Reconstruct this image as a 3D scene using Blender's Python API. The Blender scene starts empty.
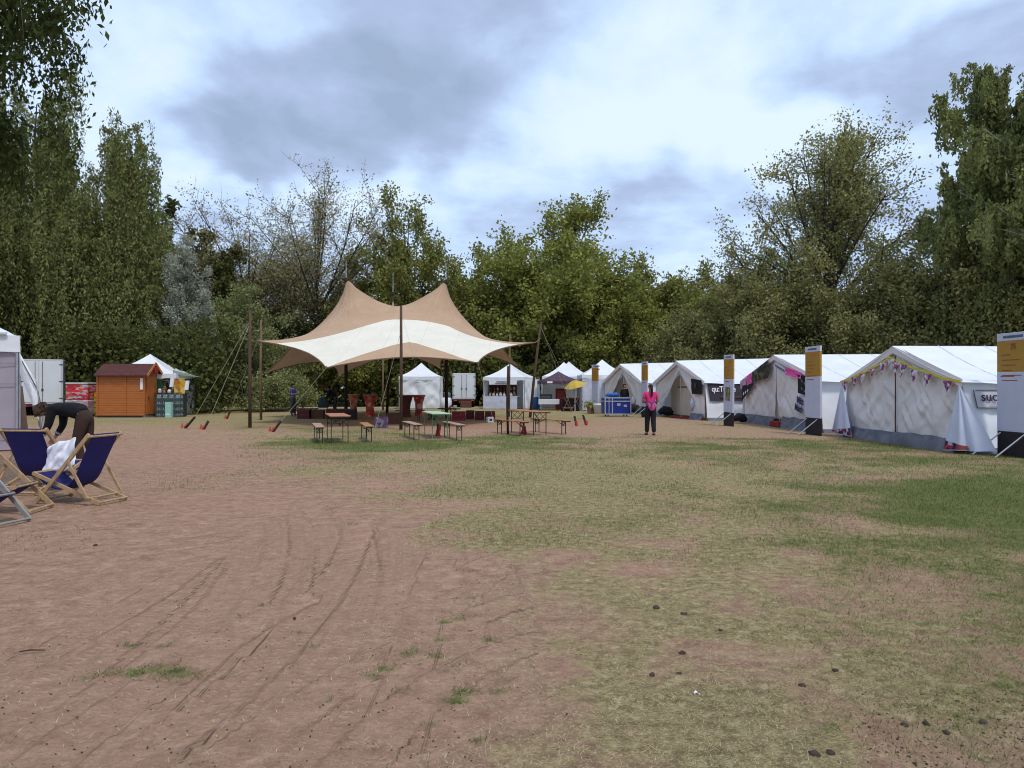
import bpy, bmesh, math, random
import numpy as np
from mathutils import Vector, Matrix
from mathutils.geometry import delaunay_2d_cdt
R_ = random.Random(7)
NR = np.random.RandomState(11)
H0 = 1.55; F0 = 740.0; HY = 387.0
def GD(py): return H0*F0/(py-HY)                      # ground distance of an image row
def W(px, d, py=None):                               # world point seen at px,py at distance d
    return Vector(((px-512)/F0*d, d, 0.0 if py is None else H0-(py-HY)/F0*d))
sc = bpy.context.scene
COL = sc.collection

# ------------------------------------------------------------------ objects
def tag(o, label=None, cat=None, group=None, kind=None):
    if label: o['label'] = label
    if cat: o['category'] = cat
    if group: o['group'] = group
    if kind: o['kind'] = kind
    return o
def empty(name, loc=(0,0,0), rz=0.0):
    o = bpy.data.objects.new(name, None); COL.objects.link(o)
    o.location = loc; o.rotation_euler = (0,0,rz); o.empty_display_size = .2
    return o
def link(name, me, m=None, parent=None, loc=None, rot=None):
    o = bpy.data.objects.new(name, me); COL.objects.link(o)
    if m is not None and len(me.materials) == 0: me.materials.append(m)
    if parent is not None: o.parent = parent
    if loc is not None: o.location = loc
    if rot is not None: o.rotation_euler = rot
    return o
def copy_tree(o, parent=None):
    c = o.copy(); COL.objects.link(c); c.parent = parent
    for ch in list(o.children): copy_tree(ch, c)
    return c
def np_mesh(name, V, Fq, tri=False, smooth=False):
    V = np.asarray(V, np.float32); Fq = np.asarray(Fq, np.int32)
    me = bpy.data.meshes.new(name); k = Fq.shape[1]
    me.vertices.add(len(V)); me.vertices.foreach_set('co', V.ravel())
    me.loops.add(Fq.size); me.loops.foreach_set('vertex_index', Fq.ravel())
    me.polygons.add(len(Fq)); me.polygons.foreach_set('loop_start', np.arange(0, Fq.size, k, dtype=np.int32))
    try: me.polygons.foreach_set('loop_total', np.full(len(Fq), k, np.int32))
    except Exception: pass
    if smooth: me.polygons.foreach_set('use_smooth', np.ones(len(Fq), bool))
    me.update(calc_edges=True)
    return me
def color_attr(me, name, arr):
    a = me.attributes.new(name, 'FLOAT_COLOR', 'POINT')
    b = np.ones((len(me.vertices), 4), np.float32); b[:, :arr.shape[1]] = arr
    a.data.foreach_set('color', b.ravel())

class MB:
    def __init__(s): s.v = []; s.f = []
    def add(s, vs, fs):
        n = len(s.v); s.v += [tuple(v) for v in vs]; s.f += [tuple(i+n for i in f) for f in fs]; return s
    def box(s, a, b, M=None, bev=0.0):
        x0,y0,z0 = a; x1,y1,z1 = b
        if bev <= 0:
            vs = [(x,y,z) for z in (z0,z1) for y in (y0,y1) for x in (x0,x1)]
            fs = [(0,2,3,1),(4,5,7,6),(0,1,5,4),(2,6,7,3),(0,4,6,2),(1,3,7,5)]
        else:
            bm = bmesh.new(); bmesh.ops.create_cube(bm, size=1)
            for v in bm.verts: v.co = ((x0+x1)/2+v.co.x*(x1-x0),(y0+y1)/2+v.co.y*(y1-y0),(z0+z1)/2+v.co.z*(z1-z0))
            bmesh.ops.bevel(bm, geom=bm.edges[:], offset=bev, segments=1, affect='EDGES')
            bm.verts.index_update(); vs = [tuple(v.co) for v in bm.verts]; fs = [tuple(v.index for v in f.verts) for f in bm.faces]; bm.free()
        if M is not None: vs = [M @ Vector(v) for v in vs]
        return s.add(vs, fs)
    def beam(s, p, q, w, h, up=(0,0,1)):
        p = Vector(p); q = Vector(q); d = q-p; L = d.length
        if L < 1e-6: return s
        z = d/L; u = Vector(up)
        if abs(z.dot(u)) > .98: u = Vector((1,0,0)) if abs(z.x) < .9 else Vector((0,1,0))
        x = u.cross(z).normalized(); y = z.cross(x)
        M = Matrix((x,y,z)).transposed().to_4x4(); M.translation = p
        return s.box((-w/2,-h/2,0),(w/2,h/2,L), M)
    def tube(s, pts, r, n=8, cap=True):
        pts = [Vector(p) for p in pts]; k = len(pts)
        if not hasattr(r, '__len__'): r = [r]*k
        vs = []; fs = []
        ref = Vector((.3,.9,.2)) if abs((pts[-1]-pts[0]).normalized().z) > .6 else Vector((0,0,1))
        for i in range(k):
            t = (pts[min(i+1,k-1)]-pts[max(i-1,0)]).normalized()
            x = ref.cross(t)
            if x.length < 1e-4: x = Vector((1,0,0)).cross(t)
            x.normalize(); y = t.cross(x)
            for j in range(n):
                a = 2*math.pi*j/n; vs.append(pts[i]+(x*math.cos(a)+y*math.sin(a))*r[i])
        for i in range(k-1):
            for j in range(n):
                fs.append((i*n+j, i*n+(j+1)%n, (i+1)*n+(j+1)%n, (i+1)*n+j))
        if cap: fs.append(tuple(range(n-1,-1,-1))); fs.append(tuple((k-1)*n+j for j in range(n)))
        return s.add(vs, fs)
    def lathe(s, prof, n=20, c=(0,0,0), cap=True):
        vs = []; fs = []; k = len(prof)
        for r,z in prof:
            for j in range(n):
                a = 2*math.pi*j/n; vs.append((c[0]+r*math.cos(a), c[1]+r*math.sin(a), c[2]+z))
        for i in range(k-1):
            for j in range(n): fs.append((i*n+j, i*n+(j+1)%n, (i+1)*n+(j+1)%n, (i+1)*n+j))
        if cap: fs.append(tuple(range(n-1,-1,-1))); fs.append(tuple((k-1)*n+j for j in range(n)))
        return s.add(vs, fs)
    def grid(s, fn, nu, nv):
        vs = [fn(i/nu, j/nv) for j in range(nv+1) for i in range(nu+1)]
        fs = [(j*(nu+1)+i, j*(nu+1)+i+1, (j+1)*(nu+1)+i+1, (j+1)*(nu+1)+i) for j in range(nv) for i in range(nu)]
        return s.add(vs, fs)
    def mesh(s, name='m', smooth=False):
        me = bpy.data.meshes.new(name); me.from_pydata(s.v, [], s.f); me.update()
        if smooth: me.polygons.foreach_set('use_smooth', [True]*len(me.polygons))
        return me
    def build(s, name, m, parent=None, smooth=False, label=None):
        o = link(name, s.mesh(name, smooth), m, parent)
        if label: o['label'] = label
        return o

# ------------------------------------------------------------------ noise
def _h(ix, iy, s):
    n = (ix.astype(np.int64)*374761393 + iy.astype(np.int64)*668265263 + s*982451653) & 0xffffffff
    n = ((n ^ (n >> 13))*1274126177) & 0xffffffff
    return ((n ^ (n >> 16)) & 0xffff)/65535.0
def vn(x, y, s=0):
    x = np.asarray(x, float); y = np.asarray(y, float)
    ix = np.floor(x); iy = np.floor(y); fx = x-ix; fy = y-iy
    ix = ix.astype(np.int64); iy = iy.astype(np.int64)
    fx = fx*fx*(3-2*fx); fy = fy*fy*(3-2*fy)
    a = _h(ix,iy,s); b = _h(ix+1,iy,s); c = _h(ix,iy+1,s); d = _h(ix+1,iy+1,s)
    return (a*(1-fx)+b*fx)*(1-fy)+(c*(1-fx)+d*fx)*fy
def fbm(x, y, s=0, o=4):
    t = 0; a = .5; n = 0
    for i in range(o): t = t+a*vn(x*2**i, y*2**i, s+i*17); n += a; a *= .5
    return t/n
def fb1(x, y, s=0, o=3): return float(fbm(np.array([x]), np.array([y]), s, o)[0])-.5

# ------------------------------------------------------------------ materials
MC = {}
def nd(nt, t, **k):
    n = nt.nodes.new(t)
    for a, b in k.items(): setattr(n, a, b)
    return n
def mat(name, col, rough=.7, var=.12, scale=6.0, bump=0.0, bscale=40.0, metal=0.0, spec=.3, trans=0.0, sx=None, hue=None):
    if name in MC: return MC[name]
    m = bpy.data.materials.new(name); m.use_nodes = True; nt = m.node_tree; L = nt.links
    b = nt.nodes['Principled BSDF']; out = nt.nodes['Material Output']
    b.inputs['Roughness'].default_value = rough; b.inputs['Metallic'].default_value = metal
    b.inputs['Specular IOR Level'].default_value = spec
    tc = nd(nt, 'ShaderNodeTexCoord'); mp = nd(nt, 'ShaderNodeMapping'); L.new(tc.outputs['Object'], mp.inputs[0])
    if sx: mp.inputs['Scale'].default_value = sx
    n = nd(nt, 'ShaderNodeTexNoise'); n.inputs['Scale'].default_value = scale; n.inputs['Detail'].default_value = 5
    L.new(mp.outputs[0], n.inputs['Vector'])
    r = nd(nt, 'ShaderNodeValToRGB'); c = Vector(col[:3])
    r.color_ramp.elements[0].position = .3; r.color_ramp.elements[1].position = .7
    c0 = c*(1-var); c1 = c*(1+var)
    if hue: c1 = Vector([c1[i]*hue[i] for i in range(3)])
    r.color_ramp.elements[0].color = (*c0, 1); r.color_ramp.elements[1].color = (*[min(1, v) for v in c1], 1)
    L.new(n.outputs['Fac'], r.inputs[0]); L.new(r.outputs[0], b.inputs['Base Color'])
    if bump > 0:
        n2 = nd(nt, 'ShaderNodeTexNoise'); n2.inputs['Scale'].default_value = bscale; n2.inputs['Detail'].default_value = 3
        L.new(mp.outputs[0], n2.inputs['Vector'])
        bp = nd(nt, 'ShaderNodeBump'); bp.inputs['Strength'].default_value = bump; bp.inputs['Distance'].default_value = .02
        L.new(n2.outputs['Fac'], bp.inputs['Height']); L.new(bp.outputs[0], b.inputs['Normal'])
    if trans > 0:
        t = nd(nt, 'ShaderNodeBsdfTranslucent'); mx = nd(nt, 'ShaderNodeMixShader'); mx.inputs[0].default_value = trans
        L.new(r.outputs[0], t.inputs[0]); L.new(b.outputs[0], mx.inputs[1]); L.new(t.outputs[0], mx.inputs[2]); L.new(mx.outputs[0], out.inputs[0])
    MC[name] = m; return m

M_white = mat('white_tarpaulin', (.80,.82,.86), .55, .05, 1.5, .25, 3, trans=.12)
M_canvas = mat('grey_white_canvas', (.74,.68,.67), .85, .06, 1.2, .3, 5, trans=.08)
M_cream = mat('cream_lining', (.72,.62,.50), .85, .06, 1.5, trans=.2)
M_lilac = mat('lilac_white_cloth', (.60,.62,.74), .7, .06, 2, .2, 6, trans=.12)
M_skirt = mat('grey_tent_skirt', (.13,.13,.155), .7, .3, 3, .3, 8)
M_steel = mat('galvanised_steel', (.45,.46,.48), .4, .1, 8, metal=.7)
M_dsteel = mat('dark_green_black_steel', (.035,.038,.035), .5, .3, 10, metal=.2)
M_orange = mat('orange_varnished_wood', (.42,.17,.075), .4, .2, 3, .1, 20, sx=(1,12,1))
M_paleo = mat('weathered_bench_wood', (.40,.25,.18), .55, .2, 3, .1, 20, sx=(1,12,1))
M_greenp = mat('mint_painted_wood', (.42,.55,.36), .5, .1, 4)
M_greens = mat('green_painted_steel', (.12,.25,.12), .5, .1, 8)
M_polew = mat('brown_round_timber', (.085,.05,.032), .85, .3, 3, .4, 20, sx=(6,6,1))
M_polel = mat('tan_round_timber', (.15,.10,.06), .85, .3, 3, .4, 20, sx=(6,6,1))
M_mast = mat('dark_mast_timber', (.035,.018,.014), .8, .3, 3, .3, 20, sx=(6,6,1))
M_rope = mat('pale_rope', (.36,.32,.22), .9, .2, 30)
M_ropew = mat('thin_white_cord', (.5,.5,.46), .9, .1, 30)
M_stake = mat('dark_stake_wood', (.05,.03,.025), .9, .3, 8)
M_red = mat('red_tape', (.55,.07,.04), .6, .15, 8)
M_black = mat('black_cloth', (.012,.012,.016), .9, .3, 12, .2, 60)
M_black2 = mat('black_plastic', (.02,.02,.022), .5, .2, 8)
M_navy = mat('navy_deckchair_canvas', (.022,.02,.125), .85, .12, 5, .2, 90, hue=(1.1,1.1,1.1), trans=.06)
M_pine = mat('pale_pine_frame', (.42,.28,.15), .6, .2, 3, .15, 30, sx=(9,9,1.5))
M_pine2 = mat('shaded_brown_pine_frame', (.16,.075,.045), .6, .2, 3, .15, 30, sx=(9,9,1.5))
M_greyw = mat('grey_weathered_frame', (.26,.25,.24), .7, .15, 4, .15, 30)
M_skin = mat('skin', (.42,.24,.17), .55, .06, 9)
M_skind = mat('tanned_skin', (.28,.15,.10), .55, .06, 9)
M_hairb = mat('brown_curly_hair', (.11,.065,.04), .8, .5, 22, .6, 40)
M_haird = mat('black_hair', (.012,.009,.008), .6, .3, 20, .4, 40)
M_hairr = mat('red_brown_hair', (.10,.025,.02), .7, .3, 20, .4, 40)
M_pink = mat('pink_shirt', (.62,.035,.16), .85, .12, 8, .2, 30)
M_pink2 = mat('magenta_jacket', (.55,.06,.22), .8, .25, 18, .2, 30)
M_violet = mat('violet_sleeves', (.10,.05,.16), .85, .2, 12)
M_blue = mat('blue_shirt', (.025,.04,.22), .85, .15, 10)
M_jean = mat('dark_grey_trousers', (.045,.045,.07), .9, .15, 14)
M_brownt = mat('brown_trousers', (.05,.028,.02), .9, .15, 14)
M_ltblue = mat('pale_blue_cloth', (.16,.28,.40), .85, .15, 9)
M_teal = mat('dark_teal_cloth', (.03,.055,.07), .85, .2, 9)
M_hut = None
M_truck = mat('white_truck_panel', (.62,.64,.66), .4, .05, 1.2)
M_truckl = mat('pale_grey_truck_panel', (.5,.5,.52), .45, .05, 1.2)
M_rubber = mat('tyre_rubber', (.02,.02,.02), .9, .2, 10)
M_case = mat('blue_laminate', (.012,.028,.22), .45, .08, 6)
M_yel = mat('ochre_sign_face', (.38,.20,.03), .6, .06, 3)
M_sgn = mat('sign_white_face', (.50,.50,.60), .6, .04, 3)
M_ink = mat('dark_print', (.03,.03,.06), .7, .1, 8)
M_inkr = mat('red_brown_print', (.28,.06,.03), .7, .1, 8)
M_base = mat('black_sign_base', (.02,.014,.018), .7, .2, 5)
M_yelu = mat('yellow_parasol_cloth', (.60,.42,.07), .7, .1, 4, trans=.2)
M_plum = mat('plum_marquee_cloth', (.085,.05,.075), .8, .12, 5, trans=.05)
M_logo = mat('white_print', (.75,.75,.78), .7, .05, 5)
M_darkred = mat('dark_red_crate', (.085,.012,.016), .55, .25, 12)
M_brownb = mat('brown_board', (.11,.045,.028), .8, .2, 8)
M_wbox = mat('white_plastic', (.6,.6,.62), .5, .06, 6)
M_mint = mat('mint_box', (.28,.50,.42), .6, .1, 9)
M_gcr = mat('grey_green_crate', (.06,.085,.08), .5, .25, 10)
M_bott = mat('bottle_caps_white', (.42,.46,.46), .5, .3, 25)
M_carpet = mat('red_carpet', (.25,.02,.02), .95, .2, 8)
M_plas = mat('bright_pink_cloth', (.75,.10,.38), .8, .25, 14)
M_palepink = mat('faded_pink_cloth', (.46,.27,.36), .8, .2, 10)
M_yelf = mat('yellow_bunting_tape', (.62,.52,.06), .8, .12, 20)
M_leafp = mat('potted_plant_leaf', (.10,.15,.05), .7, .3, 12)
M_pot = mat('terracotta_pot', (.3,.13,.08), .8, .1, 8)

def mottled(name, cols, scale, rough=.8, kind='VORONOI', sx=(1,1,1)):
    """patchwork of flat colours (printed cloth, packaging) from a procedural cell pattern"""
    m = bpy.data.materials.new(name); m.use_nodes = True; nt = m.node_tree; L = nt.links
    b = nt.nodes['Principled BSDF']; b.inputs['Roughness'].default_value = rough; b.inputs['Specular IOR Level'].default_value = .2
    tc = nd(nt, 'ShaderNodeTexCoord'); mp = nd(nt, 'ShaderNodeMapping'); mp.inputs['Scale'].default_value = sx; L.new(tc.outputs['Object'], mp.inputs[0])
    v = nd(nt, 'ShaderNodeTexVoronoi'); v.inputs['Scale'].default_value = scale; L.new(mp.outputs[0], v.inputs['Vector'])
    sp = nd(nt, 'ShaderNodeSeparateColor'); L.new(v.outputs['Color'], sp.inputs[0])
    r = nd(nt, 'ShaderNodeValToRGB'); r.color_ramp.interpolation = 'CONSTANT'
    while len(r.color_ramp.elements) < len(cols): r.color_ramp.elements.new(.5)
    for i, c in enumerate(cols): r.color_ramp.elements[i].position = i/len(cols); r.color_ramp.elements[i].color = (*c, 1)
    L.new(sp.outputs[0], r.inputs[0]); L.new(r.outputs[0], b.inputs['Base Color'])
    return m
M_drum = mottled('red_patterned_cover', [(.42,.05,.03),(.58,.10,.05),(.50,.22,.12),(.50,.05,.07),(.6,.40,.30)], 5)
M_drumd = mat('plain_dark_red_cover', (.10,.028,.018), .85, .2, 5)
M_pack = mottled('shrink_wrapped_red_packs', [(.5,.03,.04),(.55,.3,.3),(.4,.02,.03),(.35,.33,.38),(.5,.08,.06)], 4.5, .25, sx=(1,1,2.2))
M_packw = mottled('shrink_wrapped_pale_packs', [(.4,.35,.38),(.5,.2,.22),(.25,.25,.28),(.48,.44,.42)], 6, .25, sx=(1,1,2))
M_ycrate = mottled('yellow_crate_stack', [(.42,.27,.02),(.5,.33,.03),(.2,.14,.03),(.4,.35,.1)], 5, .5)
M_goods = mottled('market_goods', [(.3,.22,.15),(.12,.05,.03),(.4,.33,.27),(.25,.05,.04),(.10,.09,.07),(.35,.35,.2)], 7, .7)
M_poster = mottled('orange_poster_print', [(.55,.30,.03),(.6,.38,.06),(.45,.18,.03),(.62,.45,.12)], 5, .7)
M_flagp = mottled('bunting_flag_print', [(.5,.48,.5),(.35,.05,.12),(.12,.05,.18),(.62,.60,.62),(.5,.2,.25)], 14, .8)
M_photo = mottled('dark_photo_banner', [(.02,.02,.018),(.05,.05,.03),(.12,.11,.06),(.03,.02,.02)], 5, .7)
M_hem = mottled('colourful_hem_print', [(.35,.04,.06),(.06,.02,.10),(.45,.35,.38),(.04,.02,.07),(.30,.06,.05)], 9, .8)
M_plaid = mottled('violet_poster_print', [(.10,.06,.12),(.16,.14,.17),(.06,.03,.07),(.12,.05,.10)], 9, .8)

def wood_planks(name, col, plank):
    m = mat(name, col, .55, .18, 2.5, .1, 20, sx=(1,1,14)); nt = m.node_tree; L = nt.links
    b = nt.nodes['Principled BSDF']; tc = [n for n in nt.nodes if n.type == 'TEX_COORD'][0]
    sp = nd(nt, 'ShaderNodeSeparateXYZ'); L.new(tc.outputs['Object'], sp.inputs[0])
    d = nd(nt, 'ShaderNodeMath', operation='DIVIDE'); d.inputs[1].default_value = plank; L.new(sp.outputs['Z'], d.inputs[0])
    f = nd(nt, 'ShaderNodeMath', operation='FRACT'); L.new(d.outputs[0], f.inputs[0])
    g = nd(nt, 'ShaderNodeMath', operation='LESS_THAN'); g.inputs[1].default_value = .12; L.new(f.outputs[0], g.inputs[0])
    src = b.inputs['Base Color'].links[0].from_socket
    mx = nd(nt, 'ShaderNodeMix', data_type='RGBA'); L.new(g.outputs[0], mx.inputs['Factor']); L.new(src, mx.inputs['A'])
    mx.inputs['B'].default_value = (col[0]*.45, col[1]*.4, col[2]*.4, 1); L.new(mx.outputs['Result'], b.inputs['Base Color'])
    return m
M_hut = wood_planks('orange_stained_planks', (.40,.125,.03), .12)
M_roof = mat('red_brown_roof_felt', (.085,.03,.026), .85, .2, 6, .3, 60)

# leaves and bark
def leaf_mat(name, c0, c1, trans=.3):
    m = bpy.data.materials.new(name); m.use_nodes = True; nt = m.node_tree; L = nt.links
    for n in list(nt.nodes):
        if n.type == 'BSDF_PRINCIPLED': nt.nodes.remove(n)
    at = nd(nt, 'ShaderNodeAttribute'); at.attribute_name = 'tint'
    r = nd(nt, 'ShaderNodeMix', data_type='RGBA'); L.new(at.outputs['Fac'], r.inputs['Factor'])
    r.inputs['A'].default_value = (*c0, 1); r.inputs['B'].default_value = (*c1, 1)
    d = nd(nt, 'ShaderNodeBsdfDiffuse'); t = nd(nt, 'ShaderNodeBsdfTranslucent'); mx = nd(nt, 'ShaderNodeMixShader'); mx.inputs[0].default_value = trans
    L.new(r.outputs['Result'], d.inputs[0]); L.new(r.outputs['Result'], t.inputs[0])
    L.new(d.outputs[0], mx.inputs[1]); L.new(t.outputs[0], mx.inputs[2]); L.new(mx.outputs[0], nt.nodes['Material Output'].inputs[0])
    return m
L_birch = leaf_mat('birch_leaves', (.12,.135,.042), (.31,.33,.125))
L_near = leaf_mat('near_birch_leaves', (.04,.055,.018), (.10,.125,.04), .25)
L_dark = leaf_mat('dark_maple_leaves', (.065,.072,.025), (.14,.155,.05))
L_silver = leaf_mat('silver_leaves', (.24,.26,.19), (.48,.49,.39), .2)
L_shrub = leaf_mat('willow_shrub_leaves', (.17,.19,.065), (.34,.36,.16))
L_sparse = leaf_mat('young_yellow_leaves', (.26,.23,.10), (.44,.39,.19))
L_mid = leaf_mat('mid_green_leaves', (.15,.16,.042), (.32,.32,.09))
L_bright = leaf_mat('fresh_green_leaves', (.155,.175,.04), (.36,.365,.095))
L_olive = leaf_mat('olive_young_leaves', (.18,.18,.06), (.38,.36,.14))
L_under = leaf_mat('undergrowth_leaves', (.10,.105,.034), (.23,.23,.075))
M_bark = mat('grey_brown_bark', (.075,.06,.05), .95, .35, 4, .4, 15, sx=(3,3,.7))
M_bbirch = mat('white_birch_bark', (.34,.33,.31), .9, .45, 5, .2, 15, sx=(1,1,4))
M_bdark = mat('dark_bark', (.03,.024,.02), .95, .35, 4, .4, 15, sx=(3,3,.7))

# ------------------------------------------------------------------ camera, sky, light
cam = bpy.data.cameras.new('camera'); cam.sensor_width = 36; cam.lens = F0/1024*36; cam.clip_end = 2000; cam.clip_start = .05
co = bpy.data.objects.new('camera', cam); COL.objects.link(co); co.location = (0,0,H0)
co.rotation_euler = (math.radians(90)+math.atan((HY-384)/F0), 0, 0); sc.camera = co
SUN_EL = 60; SUN_AZ = 150    # azimuth clockwise from +Y
w = bpy.data.worlds.new('World'); sc.world = w; w.use_nodes = True; nt = w.node_tree; L = nt.links
bg = nt.nodes['Background']; bg.inputs[1].default_value = 1.0
sky = nd(nt, 'ShaderNodeTexSky', sky_type='NISHITA'); sky.sun_disc = False
sky.sun_elevation = math.radians(SUN_EL); sky.sun_rotation = math.radians(SUN_AZ)
tc = nd(nt, 'ShaderNodeTexCoord')
def vm(op, a, b=None):
    n = nd(nt, 'ShaderNodeVectorMath', operation=op)
    for i, s in enumerate((a, b)):
        if s is None: continue
        if isinstance(s, tuple): n.inputs[i].default_value = s
        else: L.new(s, n.inputs[i])
    return n
def mth(op, a, b=None, c=None, clamp=False):
    n = nd(nt, 'ShaderNodeMath', operation=op); n.use_clamp = clamp
    for i, s in enumerate((a, b, c)):
        if s is None: continue
        if isinstance(s, (int, float)): n.inputs[i].default_value = s
        else: L.new(s, n.inputs[i])
    return n.outputs[0]
D = tc.outputs['Generated']
sep = nd(nt, 'ShaderNodeSeparateXYZ'); L.new(D, sep.inputs[0])
zz = mth('ADD', mth('MAXIMUM', sep.outputs['Z'], 0.0), .22)
cb = nd(nt, 'ShaderNodeCombineXYZ'); L.new(mth('DIVIDE', sep.outputs['X'], zz), cb.inputs[0]); L.new(mth('DIVIDE', sep.outputs['Y'], zz), cb.inputs[1])
def noise(vec, scale, det, rough, dist=0.0):
    n = nd(nt, 'ShaderNodeTexNoise'); L.new(vec, n.inputs['Vector']); n.inputs['Scale'].default_value = scale
    n.inputs['Detail'].default_value = det; n.inputs['Roughness'].default_value = rough; n.inputs['Distortion'].default_value = dist
    return n
wob = noise(D, 3.0, 4, .55)
wv = vm('ADD', D, vm('SCALE', vm('SUBTRACT', wob.outputs['Color'], (.5,.5,.5)).outputs[0]).outputs[0])
wv.inputs[1].links[0].from_node.inputs['Scale'].default_value = .30
def dirv(px, py): return Vector(((px-512)/F0, 1, (HY-py)/F0)).normalized()
n1 = noise(cb.outputs[0], 1.15, 8, .6, .3); n2 = noise(cb.outputs[0], 3.0, 7, .62, .2)
cl = mth('ADD', mth('MULTIPLY', n1.outputs['Fac'], .65), mth('MULTIPLY', n2.outputs['Fac'], .35))
cl = mth('MULTIPLY', mth('SUBTRACT', cl, .5), 2.7)
def blob(px, py, rx, rz, amt):
    c = dirv(px, py)
    df = vm('SUBTRACT', wv.outputs[0], tuple(c))
    sc_ = vm('MULTIPLY', df.outputs[0], (1/rx, 1/rx, 1/rz))
    ln = vm('LENGTH', sc_.outputs[0])
    mr = nd(nt, 'ShaderNodeMapRange', interpolation_type='SMOOTHSTEP'); L.new(ln.outputs['Value'], mr.inputs[0])
    mr.inputs[1].default_value = .50; mr.inputs[2].default_value = 1.08; mr.inputs[3].default_value = amt; mr.inputs[4].default_value = 0
    return mr.outputs[0]
acc = cl
for b_ in [(330,105,.24,.085,.38),(250,130,.11,.055,.28),(430,50,.22,.08,.22),(950,40,.20,.08,.55),(700,205,.14,.05,.24),(560,190,.18,.04,.15),
           (150,150,.12,.18,-.25),(700,90,.22,.12,-.30),(560,110,.10,.06,-.12),(820,150,.12,.07,-.25),(320,190,.2,.03,-.2)]:
    acc = mth('ADD', acc, blob(*b_))
ramp = nd(nt, 'ShaderNodeValToRGB'); L.new(mth('ADD', acc, .40, clamp=True), ramp.inputs[0])
E = ramp.color_ramp.elements
E[0].position = 0.0; E[0].color = (.64,.76,.93,1); E[1].position = 1.0; E[1].color = (.28,.36,.51,1)
for p, c in ((.20,(.57,.71,.91)),(.42,(.47,.61,.84)),(.68,(.36,.45,.65))):
    e = E.new(p); e.color = (*c, 1)
sk = vm('SCALE', sky.outputs[0]); sk.inputs['Scale'].default_value = .05
mixs = nd(nt, 'ShaderNodeMix', data_type='RGBA'); mixs.inputs['Factor'].default_value = .88
L.new(sk.outputs[0], mixs.inputs['A']); L.new(ramp.outputs[0], mixs.inputs['B'])
# sky slightly brighter overhead than near the horizon, as under an overcast dome
L.new(mixs.outputs['Result'], bg.inputs[0])
sl = bpy.data.lights.new('sun', 'SUN'); sl.energy = 1.5; sl.angle = math.radians(10); sl.color = (1,.94,.85)
so = bpy.data.objects.new('sun', sl); COL.objects.link(so)
az = math.radians(SUN_AZ); el = math.radians(SUN_EL)
sd = Vector((math.sin(az)*math.cos(el), math.cos(az)*math.cos(el), math.sin(el)))
so.rotation_euler = sd.to_track_quat('Z', 'Y').to_euler(); so.location = (0,0,40)
sc.view_settings.view_transform = 'Standard'; sc.view_settings.look = 'None'; sc.view_settings.gamma = 1; sc.view_settings.exposure = 0.46
try: sc.cycles.max_bounces = 6; sc.cycles.transparent_max_bounces = 6; sc.cycles.use_denoising = True; sc.cycles.filter_width = 1.05
except Exception: pass

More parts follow.
